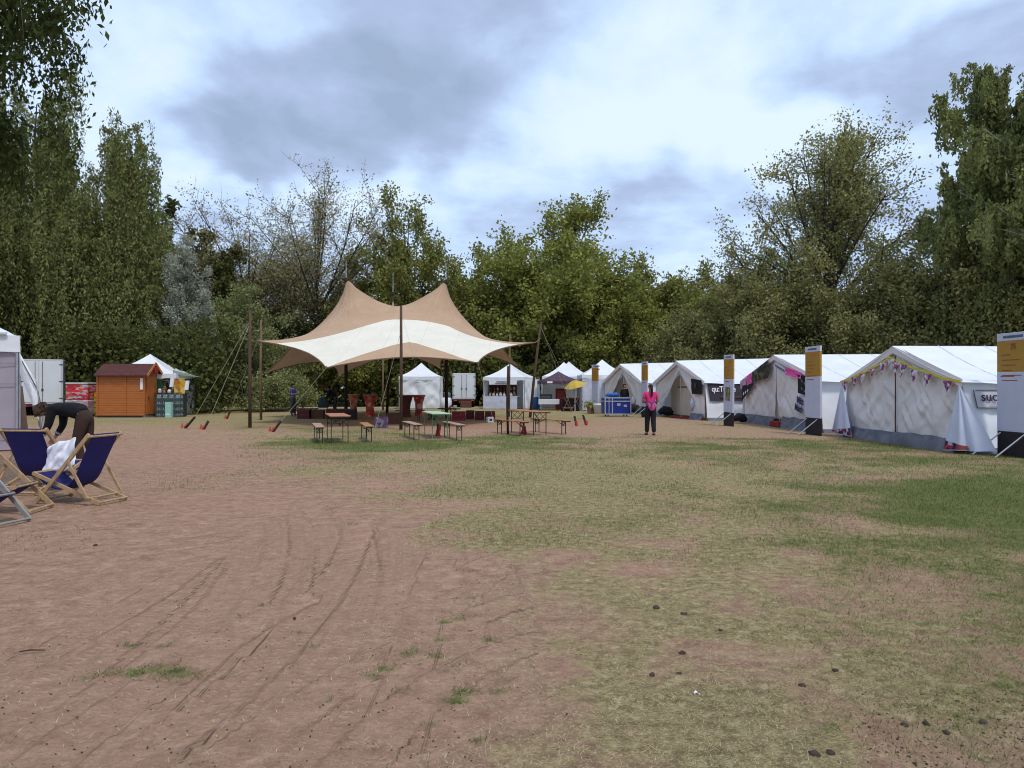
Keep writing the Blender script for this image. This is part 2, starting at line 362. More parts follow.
# ------------------------------------------------------------------ ground
CP = [  # px, py, green, dry, dark: dirt, and shade painted on the ground under the canopy
(0,560,.05,.05,.1),(0,650,0,.05,0),(0,760,0,0,0),(150,540,0,0,0),(150,640,0,.03,0),(150,760,0,0,0),(250,500,0,0,0),(300,540,0,0,0),(300,620,0,0,0),
(300,740,0,0,0),(400,520,0,0,0),(420,600,0,0,0),(420,720,0,0,0),(500,580,0,.02,0),(500,650,.04,.12,0),(540,720,.03,.2,0),(200,500,0,0,0),(80,525,.05,.05,.05),
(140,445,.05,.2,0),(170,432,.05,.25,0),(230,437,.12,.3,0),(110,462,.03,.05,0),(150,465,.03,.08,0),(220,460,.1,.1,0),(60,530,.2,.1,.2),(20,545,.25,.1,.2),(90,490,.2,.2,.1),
(300,470,.38,.5,0),(200,484,.33,.25,0),(130,480,.25,.15,0),(400,460,.48,.55,0),(450,490,.4,.65,0),(480,520,.38,.6,0),(550,480,.45,.75,0),(600,500,.35,.8,0),
(700,500,.5,.6,0),(545,540,.4,.7,0),(580,580,.2,.42,0),(540,660,.1,.2,0),(560,620,.12,.25,0),(600,660,.15,.4,.05),(570,760,.1,.3,.05),(660,660,.15,.5,.05),(760,640,.3,.5,.1),(860,620,.35,.55,.05),(720,570,.3,.6,0),(620,600,.2,.65,0),(600,700,.12,.5,.05),(560,640,.05,.2,0),(700,620,.25,.65,.05),(700,700,.2,.65,.1),(640,740,.1,.5,.1),
(800,600,.4,.6,.05),(800,680,.3,.6,.15),(880,560,.5,.55,0),(900,640,.45,.55,.05),(1000,600,.62,.45,0),(1000,670,.45,.45,.15),(850,500,.7,.4,0),(950,500,.95,.1,0),(1010,530,.95,.1,0),
(900,465,.5,.5,0),(800,465,.62,.45,0),(700,460,.58,.55,0),(600,455,.5,.65,0),(500,450,.5,.7,0),(980,745,.2,.45,.30),(900,735,.25,.5,.22),(1020,705,.3,.45,.25),(780,755,.2,.6,.15),
(350,446,.8,.4,0),(430,446,.8,.4,0),(300,440,.5,.5,0),(380,432,.5,.4,.1),(500,440,.6,.5,0),(480,431,.02,.05,0),(450,427,.1,.1,0),(530,428,.05,.1,0),(560,446,.65,.4,0),(600,431,.12,.30,0),(700,431,.12,.35,0),(770,435,.1,.3,0),(630,442,.4,.4,0),(720,446,.65,.3,0),
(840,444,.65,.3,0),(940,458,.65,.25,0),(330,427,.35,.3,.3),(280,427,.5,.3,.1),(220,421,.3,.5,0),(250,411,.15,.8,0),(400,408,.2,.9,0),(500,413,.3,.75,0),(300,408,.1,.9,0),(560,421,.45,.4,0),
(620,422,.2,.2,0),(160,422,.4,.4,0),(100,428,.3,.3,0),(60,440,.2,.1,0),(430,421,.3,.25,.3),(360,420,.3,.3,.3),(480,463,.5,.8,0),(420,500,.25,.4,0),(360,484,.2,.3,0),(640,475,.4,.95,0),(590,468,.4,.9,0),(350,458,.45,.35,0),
(170,673,.0,.05,0),(1100,480,.9,.1,0),(1200,600,.7,.3,0),(1200,760,.3,.3,.4),(-150,500,.2,.2,0),(-200,650,.1,.1,0)]
CPn = np.array(CP, float); CPn[:,2] *= np.where((CPn[:,0] < 850) & (CPn[:,1] > 450), .72, 1.0); CX = (CPn[:,0]-512)/100; CY = 7.5*np.log(H0*F0/(CPn[:,1]-HY))
def gheight(x, y):
    x = np.asarray(x, float); y = np.asarray(y, float)
    return (((fbm(x*9, y*9, 91, 3)-.5)*.007+(fbm(x*1.3, y*1.3, 95, 2)-.5)*.018*np.clip((y-2)/2, 0, 1)))*np.clip(1-(y-12)/8, 0, 1)
def layout(x, y):
    """what grows where: green, dry straw, dark (dirt, plus painted canopy shade), for world x, y"""
    x = np.asarray(x, float); y = np.asarray(y, float)
    yy = np.maximum(y, 1.5)
    jx = (fbm(x*.5+9, y*.5, 3, 4)-.5)*2.6; jy = (fbm(x*.5, y*.5+7, 5, 4)-.5)*2.6*(1+0*x)
    qx = np.clip(x*F0/yy/100, -9, 9)+jx*np.clip(2.0/np.sqrt(yy), .25, .9); qy = 7.5*np.log(np.maximum(yy,1.8))+jy*np.clip(3/np.sqrt(yy), .35, 1)
    out = np.zeros((len(x), 3)); wsum = np.zeros(len(x))
    for i in range(len(CPn)):
        ww = 1/(((qx-CX[i])**2+(qy-CY[i])**2)+.06)**2
        wsum += ww; out += ww[:,None]*CPn[i,2:5]
    out /= wsum[:,None]
    far = y > 62
    out[far] = (.55,.3,.2)
    n1 = fbm(x*1.5, y*1.5, 21, 6)-.5; n2 = fbm(x*1.9+40, y*1.9, 31, 6)-.5
    g = out[:,0]; d = out[:,1]*np.clip(1+(y-20)/25, 1, 1.6)
    g2 = np.clip(g*.98+n1*.8*np.minimum(1, g*2.2+.03), 0, 1); d2 = np.clip(d*1.18+n2*1.1*np.minimum(1, d*2+.15), 0, 1)
    return np.stack([g2, d2, np.clip(out[:,2]+(fbm(x*2, y*2, 41, 4)-.5)*2.2*out[:,2]**.5*.8, 0, 1)], 1)
TUFTS = []
for px, py, r in [(173,672,.24),(160,668,.2),(185,676,.2),(140,672,.14),(165,646,.10),(262,605,.09),(110,672,.17),(90,676,.12),(130,644,.1),(436,597,.07),(472,597,.10),(448,612,.08),(460,618,.12),(440,640,.1),(415,650,.12),(405,655,.1),
                  (385,668,.12),(372,676,.1),(440,540,.16),(470,571,.13),(466,690,.14),(455,700,.12),(240,616,.06),(830,728,.1),(445,622,.1),(480,616,.08),(436,655,.1),(490,640,.1),(312,646,.09),(500,690,.1),(350,525,.14),(300,632,.08),(430,725,.09),(405,690,.1),(480,740,.08),(330,700,.06)]:
    d = GD(py); TUFTS.append(((px-512)/F0*d, d, r))
TR = []   # tyre tracks: bezier in image -> world
def trk(p0, p1, p2, p3, w=.22):
    P = [np.array([(p[0]-512)/F0*GD(p[1]), GD(p[1])]) for p in (p0,p1,p2,p3)]
    t = np.linspace(0, 1, 90)[:,None]
    c = (1-t)**3*P[0]+3*(1-t)**2*t*P[1]+3*(1-t)*t*t*P[2]+t**3*P[3]
    s = np.concatenate([[0], np.cumsum(np.linalg.norm(np.diff(c, axis=0), axis=1))]); TR.append((c, s, w))
trk((255,497),(330,520),(270,640),(30,768)); trk((290,495),(375,535),(335,660),(120,768)); trk((320,495),(430,560),(400,690),(215,820))
trk((235,520),(240,560),(180,640),(-60,740)); trk((470,555),(380,600),(290,680),(160,800)); trk((430,560),(330,610),(200,690),(-20,800))
trk((400,525),(420,560),(380,680),(330,830)); trk((470,520),(500,580),(520,660),(545,820),.2); trk((430,530),(455,590),(460,660),(455,830),.2)
trk((280,500),(250,560),(150,690),(0,770),.16); trk((500,560),(420,610),(350,700),(300,840),.2); trk((380,500),(440,540),(380,700),(250,840),.18)
def grid_axis(a, b, st0, growth, lim):
    out = [a]; st = st0
    while out[-1] < b: out.append(out[-1]+st); st = min(st*growth, lim)
    return out
for a_ in [((265,505),(300,540),(250,650),(60,768)),((245,510),(270,560),(210,660),(-30,768)),((310,505),(360,560),(330,680),(180,790)),((340,505),(395,560),(360,690),(150,830)),
           ((360,520),(350,580),(280,680),(70,800)),((520,600),(400,640),(300,700),(180,800)),((440,560),(420,620),(400,700),(380,820)),((540,640),(440,670),(380,720),(330,800)),
           ((230,540),(160,590),(60,660),(-120,720)),((300,600),(220,640),(120,700),(0,800))]: trk(*a_, .13)
ys = [-60,-30,-15,-8,-4,-1,.8,1.6]+grid_axis(2.2, 700, .016, 1.0125, 60)
xp = grid_axis(0, 700, .028, 1.0, 1); xp = [0.0]
while xp[-1] < 3.2: xp.append(xp[-1]+.026)
st = .026
while xp[-1] < 700: st = min(st*1.022, 60); xp.append(xp[-1]+st)
xs = np.array([-v for v in xp[:0:-1]]+xp); ys = np.array(ys)
GXX, GYY = np.meshgrid(xs, ys); gx = GXX.ravel(); gy = GYY.ravel()
lay = layout(gx, gy)
tm = np.zeros(len(gx)); tp = np.zeros(len(gx))
near = np.where((gy > 2) & (gy < 15) & (gx > -10) & (gx < 2.5))[0]
nx = gx[near]; ny = gy[near]; mk = np.zeros(len(near)); pt = np.zeros(len(near)); lt = np.zeros(len(near))
for q_, (c, s, wd) in enumerate(TR):
    bd = np.full(len(near), 9.0); bs = np.zeros(len(near)); sgn = np.zeros(len(near))
    for i in range(0, 89):
        a = c[i]; b = c[i+1]; ab = b-a; L2 = ab@ab
        if L2 < 1e-8: continue
        sel = np.where((np.abs(nx-a[0]) < .7) & (np.abs(ny-a[1]) < .7))[0]
        if len(sel) == 0: continue
        t = np.clip(((nx[sel]-a[0])*ab[0]+(ny[sel]-a[1])*ab[1])/L2, 0, 1)
        dx = nx[sel]-a[0]-t*ab[0]; dy = ny[sel]-a[1]-t*ab[1]; dd = np.hypot(dx, dy)
        up = dd < bd[sel]; ii = sel[up]; bd[ii] = dd[up]; sgn[ii] = np.sign(dx*ab[1]-dy*ab[0])[up]; bs[ii] = (s[i]+t*(s[i+1]-s[i]))[up]
    fd = np.clip(bs/3.0, 0, 1)*np.clip((s[-1]-bs)/.8, 0, 1); u_ = bd/wd
    m_ = np.clip((1.08-u_)/.12, 0, 1)*fd*np.clip(fbm(nx*.9+q_*3, ny*.9, 70+q_, 3)*2.6-.45, 0, 1)
    own = u_ < 1.12; mk = np.where(own, m_, mk); pt = np.where(own, bs, pt); lt = np.where(own, sgn*u_, lt)
tm[near] = mk; tp[near] = pt; tl = np.zeros(len(gx)); tl[near] = lt
for tx, ty, r in TUFTS:
    q = np.exp(-(((gx-tx)/r)**2+((gy-ty)/(r*.8))**2)*1.6)
    lay[:,0] = np.maximum(lay[:,0], .55*q*(.5+fbm(gx*6, gy*6, 8, 3))); 
gz = gheight(gx, gy)*(1-.5*tm)-tm*.006
pit_shade = np.zeros(len(gx)); rp_ = np.random.RandomState(19)
for _ in range(620):
    d_ = math.exp(rp_.uniform(math.log(3.0), math.log(16))); x_ = rp_.uniform(-.8, .35)*d_; r_ = rp_.uniform(.025,.075)*(.6+d_/9); a_ = rp_.uniform(.4,1)*min(1, (d_/6)**1.5)
    j0, j1 = np.searchsorted(ys, [d_-r_*2.5, d_+r_*2.5]); i0, i1 = np.searchsorted(xs, [x_-r_*5, x_+r_*5])
    if j1 <= j0 or i1 <= i0: continue
    jj = (np.arange(j0, j1)[:,None]*len(xs)+np.arange(i0, i1)[None]).ravel(); an = rp_.uniform(-.6,.6); dx_ = gx[jj]-x_; dy_ = gy[jj]-d_
    u_ = dx_*math.cos(an)+dy_*math.sin(an); v_ = -dx_*math.sin(an)+dy_*math.cos(an)
    q = np.exp(-((u_/(r_*1.7))**2+(v_/(r_*.6))**2)); pit_shade[jj] = np.maximum(pit_shade[jj], q*a_); gz[jj] += a_*(-.010*q+.005*np.exp(-((u_/(r_*1.7))**2+((v_-r_*.8)/(r_*.5))**2)))
nX = len(xs); nY = len(ys)
idx = np.arange(nX*nY).reshape(nY, nX)
Fq = np.stack([idx[:-1,:-1].ravel(), idx[:-1,1:].ravel(), idx[1:,1:].ravel(), idx[1:,:-1].ravel()], 1)
me = np_mesh('ground', np.stack([gx, gy, gz], 1), Fq, smooth=True)
color_attr(me, 'lay', lay); color_attr(me, 'trk', np.stack([tm, pit_shade, tm*0], 1)); color_attr(me, 'trc', np.stack([tp, tl, tm*0], 1))
gm = bpy.data.materials.new('trodden_meadow'); gm.use_nodes = True; nt = gm.node_tree; L = nt.links
b = nt.nodes['Principled BSDF']; b.inputs['Roughness'].default_value = .95; b.inputs['Specular IOR Level'].default_value = .1
al = nd(nt, 'ShaderNodeAttribute'); al.attribute_name = 'lay'; ak = nd(nt, 'ShaderNodeAttribute'); ak.attribute_name = 'trk'
tc = nd(nt, 'ShaderNodeTexCoord'); P = tc.outputs['Object']
s1 = nd(nt, 'ShaderNodeSeparateColor'); L.new(al.outputs['Color'], s1.inputs[0]); s2 = nd(nt, 'ShaderNodeSeparateColor'); L.new(ak.outputs['Color'], s2.inputs[0])
nf = noise(P, 30, 8, .78); nm = noise(P, 5, 6, .65); nb = noise(P, .7, 5, .6); nff = noise(P, 140, 4, .7)
mpz = nd(nt, 'ShaderNodeMapping'); mpz.inputs['Scale'].default_value = (1, 2.2, 1); L.new(P, mpz.inputs[0]); nst0 = noise(mpz.outputs[0], 60, 6, .75, .6)
def fibre(ang_, sc1):
    m1 = nd(nt, 'ShaderNodeMapping'); m1.inputs['Rotation'].default_value = (0,0,ang_); m1.inputs['Scale'].default_value = (1,7,1); L.new(P, m1.inputs[0]); return noise(m1.outputs[0], sc1, 4, .7, .9).outputs['Fac']
class _O: pass
nst = _O(); _f = mth('MAXIMUM', fibre(.5, 34), fibre(2.1, 30)); nst.outputs = {'Fac': mth('ADD', mth('MULTIPLY', mth('SUBTRACT', _f, .08), .55), mth('MULTIPLY', nst0.outputs['Fac'], .45))}
def rampc(fac, stops):
    r = nd(nt, 'ShaderNodeValToRGB'); L.new(fac, r.inputs[0]); e = r.color_ramp.elements
    while len(e) < len(stops): e.new(.5)
    for i, (p, c) in enumerate(stops): e[i].position = p; e[i].color = (*c, 1)
    return r.outputs[0]
def mixc(f, a, c):
    m = nd(nt, 'ShaderNodeMix', data_type='RGBA')
    if isinstance(f, float): m.inputs['Factor'].default_value = f
    else: L.new(f, m.inputs['Factor'])
    for s, k in ((a,'A'),(c,'B')):
        if isinstance(s, tuple): m.inputs[k].default_value = (*s, 1)
        else: L.new(s, m.inputs[k])
    return m.outputs['Result']
def sstep(v, a, c):
    m = nd(nt, 'ShaderNodeMapRange', interpolation_type='SMOOTHSTEP'); L.new(v, m.inputs[0]); m.inputs[1].default_value = a; m.inputs[2].default_value = c
    return m.outputs[0]
comb = mth('ADD', mth('MULTIPLY', nf.outputs['Fac'], .5), mth('MULTIPLY', nm.outputs['Fac'], .5))
soil = rampc(comb, [(.37,(.155,.080,.052)),(.455,(.285,.168,.110)),(.545,(.37,.226,.152)),(.64,(.53,.345,.25))])
soil = mixc(mth('MULTIPLY', sstep(nff.outputs['Fac'], .56, .64), .0), soil, (.6,.4,.3))
soil = mixc(mth('MULTIPLY', mth('SUBTRACT', 1.0, sstep(nff.outputs['Fac'], .36, .45)), .45), soil, (.58,.41,.31))
fleck = mth('MULTIPLY', sstep(nff.outputs['Fac'], .56, .64), .6)
soil = mixc(fleck, soil, (.11,.07,.05))
soil = mixc(mth('MULTIPLY', sstep(nb.outputs['Fac'], .35, .7), .35), soil, (.41,.25,.172))
soil = mixc(mth('MULTIPLY', s2.outputs[0], .50), soil, (.44,.27,.185))
ac_ = nd(nt, 'ShaderNodeAttribute'); ac_.attribute_name = 'trc'; s3 = nd(nt, 'ShaderNodeSeparateColor'); L.new(ac_.outputs['Color'], s3.inputs[0])
lat = s3.outputs[1]; al_ = mth('ABSOLUTE', lat)
ribs = sstep(mth('COSINE', mth('MULTIPLY', lat, 9.42)), -.15, .35)
lugs = sstep(mth('SINE', mth('ADD', mth('MULTIPLY', s3.outputs[0], 105.0), mth('MULTIPLY', al_, 7.0))), -.25, .35)
edge_ = mth('SUBTRACT', 1.0, sstep(mth('ABSOLUTE', mth('SUBTRACT', al_, .96)), .0, .09))
pat = mth('MULTIPLY', mth('ADD', mth('MULTIPLY', mth('SUBTRACT', 1.0, mth('MULTIPLY', ribs, lugs)), .62), mth('MULTIPLY', edge_, .26)), 1.0)
trh = mth('MULTIPLY', pat, mth('MULTIPLY', s2.outputs[0], sstep(nm.outputs['Fac'], .30, .55)))
soil = mixc(mth('MULTIPLY', trh, .55), soil, (.19,.11,.075))
soil = mixc(mth('MULTIPLY', sstep(mth('ADD', s2.outputs[1], mth('MULTIPLY', mth('SUBTRACT', nf.outputs['Fac'], .5), .9)), .45, .85), .55), soil, (.15,.09,.062))  # shading of the footprint dents painted in as darker soil
dry = rampc(nst.outputs['Fac'], [(.37,(.09,.058,.028)),(.45,(.25,.19,.09)),(.54,(.43,.35,.175)),(.63,(.68,.58,.34))])
grn = rampc(nst.outputs['Fac'], [(.37,(.035,.042,.013)),(.45,(.10,.122,.032)),(.54,(.195,.215,.065)),(.65,(.38,.36,.16))])
drk = rampc(nf.outputs['Fac'], [(.35,(.04,.028,.02)),(.55,(.10,.065,.048)),(.7,(.2,.15,.11))])
thr = mth('ADD', mth('ADD', mth('MULTIPLY', nst.outputs['Fac'], .4), mth('MULTIPLY', nf.outputs['Fac'], .3)), mth('MULTIPLY', nm.outputs['Fac'], .3))
clump = noise(P, 11, 7, .72)
ck = mth('SUBTRACT', 1.0, sstep(clump.outputs['Fac'], .40, .50)); cl2 = sstep(clump.outputs['Fac'], .53, .62)
dry = mixc(mth('MULTIPLY', ck, .62), dry, (.13,.092,.05)); dry = mixc(mth('MULTIPLY', cl2, .35), dry, (.66,.56,.36))
grn = mixc(mth('MULTIPLY', ck, .55), grn, (.045,.052,.018)); soil = mixc(mth('MULTIPLY', ck, .28), soil, (.19,.105,.07)); soil = mixc(mth('MULTIPLY', cl2, .25), soil, (.52,.34,.245))
def cover(ch, k):   # a fraction ch of the surface covered, broken up by the fine noise
    v = mth('ADD', ch, mth('MULTIPLY', mth('SUBTRACT', thr, .5), k)); return sstep(v, .30, .72)
c1 = mixc(cover(s1.outputs[1], 3.6), soil, dry)
c2 = mixc(cover(s1.outputs[0], 3.8), c1, grn)
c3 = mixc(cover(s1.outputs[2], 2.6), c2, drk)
L.new(c3, b.inputs['Base Color'])
hh = mth('ADD', mth('ADD', mth('MULTIPLY', nf.outputs['Fac'], .9), mth('MULTIPLY', nff.outputs['Fac'], .25)), mth('MULTIPLY', nm.outputs['Fac'], .8))
hh = mth('SUBTRACT', hh, mth('MULTIPLY', trh, .8))
hh = mth('ADD', hh, mth('MULTIPLY', mth('MULTIPLY', nst.outputs['Fac'], 1.2), mth('MAXIMUM', s1.outputs[0], s1.outputs[1])))
bp = nd(nt, 'ShaderNodeBump'); bp.inputs['Strength'].default_value = .9; bp.inputs['Distance'].default_value = .018; L.new(hh, bp.inputs['Height']); L.new(bp.outputs[0], b.inputs['Normal'])
me.materials.append(gm)
ground = link('ground', me); tag(ground, 'reddish trodden soil with worn grass patches and tyre tracks', None, None, 'structure')

# ------------------------------------------------------------------ grass
def blades(n, seed, dmin, dmax, hmin, hmax, wid):
    rs = np.random.RandomState(seed)
    d = np.exp(rs.uniform(math.log(dmin), math.log(dmax), n)); a = rs.uniform(-.80, .80, n)
    x = a*d; y = d; l = layout(x, y)
    for tx, ty, r in TUFTS:
        l[:,0] = np.maximum(l[:,0], .40*np.exp(-(((x-tx)/r)**2+((y-ty)/(r*.8))**2)*1.6))
    kg = rs.uniform(0, 1, n) < np.clip(l[:,0]-.12, 0, 1)*.95; kd = (~kg) & (rs.uniform(0, 1, n) < np.clip(l[:,1]-.10, 0, 1)*.8)
    ke = (~kg) & (~kd) & (rs.uniform(0, 1, n) < .028)
    return rs, x, y, kg, kd | ke, l
def blade_obj(name, x, y, h, wd, lean, rs, tint, m, label):
    g0 = gheight(x, y); n = len(x); a = rs.uniform(0, 2*math.pi, n); b2 = rs.uniform(0, 2*math.pi, n)
    wx = np.cos(a)*wd/2; wy = np.sin(a)*wd/2; lx = np.cos(b2)*lean; ly = np.sin(b2)*lean
    V = np.zeros((n, 3, 3)); z0 = g0-.003
    V[:,0] = np.stack([x-wx, y-wy, z0], 1); V[:,1] = np.stack([x+wx, y+wy, z0], 1); V[:,2] = np.stack([x+lx, y+ly, g0+h], 1)
    me = np_mesh(name, V.reshape(-1, 3), np.arange(n*3).reshape(-1, 3)); color_attr(me, 'tint', np.repeat(tint, 3)[:,None].repeat(3, 1))
    o = link(name, me, m); tag(o, label, None, None, 'stuff'); return o
L_grass = leaf_mat('grass_blades', (.075,.09,.028), (.27,.285,.11), .25)
L_straw = leaf_mat('straw_blades', (.15,.11,.055), (.70,.60,.36), .1)
rs, x, y, kg, kd, l = blades(760000, 5, 2.6, 26, 0, 0, 0)
big = (y/6)**.55
q = kg; blade_obj('grass', x[q], y[q], rs.uniform(.008,.034, q.sum())*np.clip(big[q], .8, 1.6), .0048*np.clip(big[q], .8, 2.6), rs.uniform(.008,.035, q.sum()), rs, rs.uniform(0,1,q.sum())**1.4, L_grass, 'short worn green grass blades over the meadow')
q = kd; blade_obj('dry_grass', x[q], y[q], rs.uniform(.003,.011, q.sum()), .0040*np.clip(big[q], .8, 2.6), rs.uniform(.012,.042, q.sum()), rs, rs.uniform(0,1,q.sum()), L_straw, 'flattened dry straw lying over the bare soil')
# soil clods
def clods():
    V = []; Fc = []; rs = np.random.RandomState(3)
    bm = bmesh.new(); bmesh.ops.create_icosphere(bm, subdivisions=1, radius=1); bv = np.array([v.co[:] for v in bm.verts]); bm.verts.index_update(); bf = np.array([[v.index for v in f.verts] for f in bm.faces]); bm.free()
    spots = []
    for i in range(330):
        px = rs.uniform(860, 1080); py = rs.uniform(690, 768); d = GD(py); spots.append(((px-512)/F0*d, d, rs.uniform(.0015,.006)*(1 if rs.rand() < .85 else 1.5)))
    for i in range(900):
        d = math.exp(rs.uniform(math.log(2.9), math.log(9))); spots.append((rs.uniform(-.75,.12)*d, d, rs.uniform(.0012,.0045)))
    for px, py, r in [(652,674,.017),(679,673,.014),(682,653,.02),(656,608,.024),(684,614,.02),(720,630,.016),(835,670,.018),(802,685,.017),(904,725,.018),(926,724,.016),(982,722,.02),(815,754,.022),(830,752,.018),(946,733,.018),(295,619,.012),(96,545,.02)]:
        d = GD(py); spots.append(((px-512)/F0*d, d, r))
    for x, y, r in spots:
        v = bv*r*(1+rs.uniform(-.3,.3,(len(bv),1)))*np.array([1.3,1,.75]); a = rs.rand()*6; c, s = math.cos(a), math.sin(a)
        v = np.stack([v[:,0]*c-v[:,1]*s+x, v[:,0]*s+v[:,1]*c+y, v[:,2]+r*.1+gheight([x],[y])[0]], 1); Fc.append(bf+len(V)*len(bv)); V.append(v)
    me = np_mesh('dirt_clods', np.concatenate(V), np.concatenate(Fc)); o = link('dirt_clods', me, mat('dark_earth', (.06,.042,.032), .95, .3, 30))
    tag(o, 'dark clods of earth scattered over the ground', None, None, 'stuff')
clods()
def litter(name, label, cat, px, py, sz, m):
    d = GD(py); p = W(px, d); mb = MB(); mb.grid(lambda u, v: (p.x+(u-.5)*sz*1.6, p.y+(v-.5)*sz, .004+float(gheight([p.x],[p.y])[0])+.012*math.sin(u*5)*math.sin(v*4+1)**2), 4, 3); tag(mb.build(name, m), label, cat)
litter('paper_scrap', 'tiny white scrap of paper lying on the dry grass', 'litter', 697, 693, .02, M_logo)
tw = MB(); tw.tube([W(20,GD(654))+Vector((0,0,.016)), W(32,GD(652))+Vector((0,0,.014)), W(46,GD(651.5))+Vector((0,0,.01))], [.004,.005,.003], 5)
tag(tw.build('twig', M_stake), 'thin dark twig lying on bare soil', 'twig')

# ------------------------------------------------------------------ trees
def bez(p0, p1, p2, n):
    t = np.linspace(0, 1, n)[:,None]; return (1-t)**2*p0+2*(1-t)*t*p1+t*t*p2
def tubes_np(polys):
    V = []; Fa = []; off = 0
    for P, r0, r1, n in polys:
        k = len(P); T = np.gradient(P, axis=0); T /= np.linalg.norm(T, axis=1)[:,None]+1e-9
        ref = np.array([.31,.87,.38]); X = np.cross(ref, T); X /= np.linalg.norm(X, axis=1)[:,None]+1e-9; Y = np.cross(T, X)
        a = np.arange(n)*2*math.pi/n; r = np.linspace(r0, r1, k)[:,None,None]
        ring = P[:,None,:]+r*(X[:,None,:]*np.cos(a)[None,:,None]+Y[:,None,:]*np.sin(a)[None,:,None])
        V.append(ring.reshape(-1, 3)); i = np.arange(k-1)[:,None]*n; j = np.arange(n)[None,:]; j2 = (j+1) % n
        Fa.append(np.stack([i+j, i+j2, i+n+j2, i+n+j], -1).reshape(-1, 4)+off); off += k*n
    return np.concatenate(V), np.concatenate(Fa)
def leaf_mesh(name, P, size, rs, tint, asp=1.6, m=None, droop=0.0):
    n = len(P); A = rs.normal(size=(n, 3)); A[:,2] -= droop; A /= np.linalg.norm(A, axis=1)[:,None]
    B = np.cross(A, rs.normal(size=(n, 3))); B /= np.linalg.norm(B, axis=1)[:,None]+1e-9
    s = (size*rs.uniform(.6, 1.35, n))[:,None]
    V = np.stack([P-A*s*asp/2, P+B*s/2, P+A*s*asp/2, P-B*s/2], 1).reshape(-1, 3)
    me = np_mesh(name, V, np.arange(n*4).reshape(-1, 4)); color_attr(me, 'tint', np.repeat(np.clip(tint, 0, 1), 4)[:,None].repeat(3, 1))
    if m: me.materials.append(m)
    return me
ENV = {
 'round': lambda t: np.sqrt(np.clip(1-(2*t-1)**2, 0, 1))**.8,
 'oval': lambda t: np.clip(np.sin(np.pi*np.clip(t*.92+.08, 0, 1)), 0, 1)**.6,
 'umbrella': lambda t: np.clip(.35+.9*t, 0, 1)*np.clip((1.02-t)*6, .3, 1),
 'vase': lambda t: np.clip(.5+.75*t, 0, 1)*np.clip((1.05-t)*3.0, .25, 1),
 'dome': lambda t: np.sqrt(np.clip(1-t**2.2, 0, 1)),
 'birch': lambda t: np.clip(1-t, 0, 1)**.55*.95+.05,
}
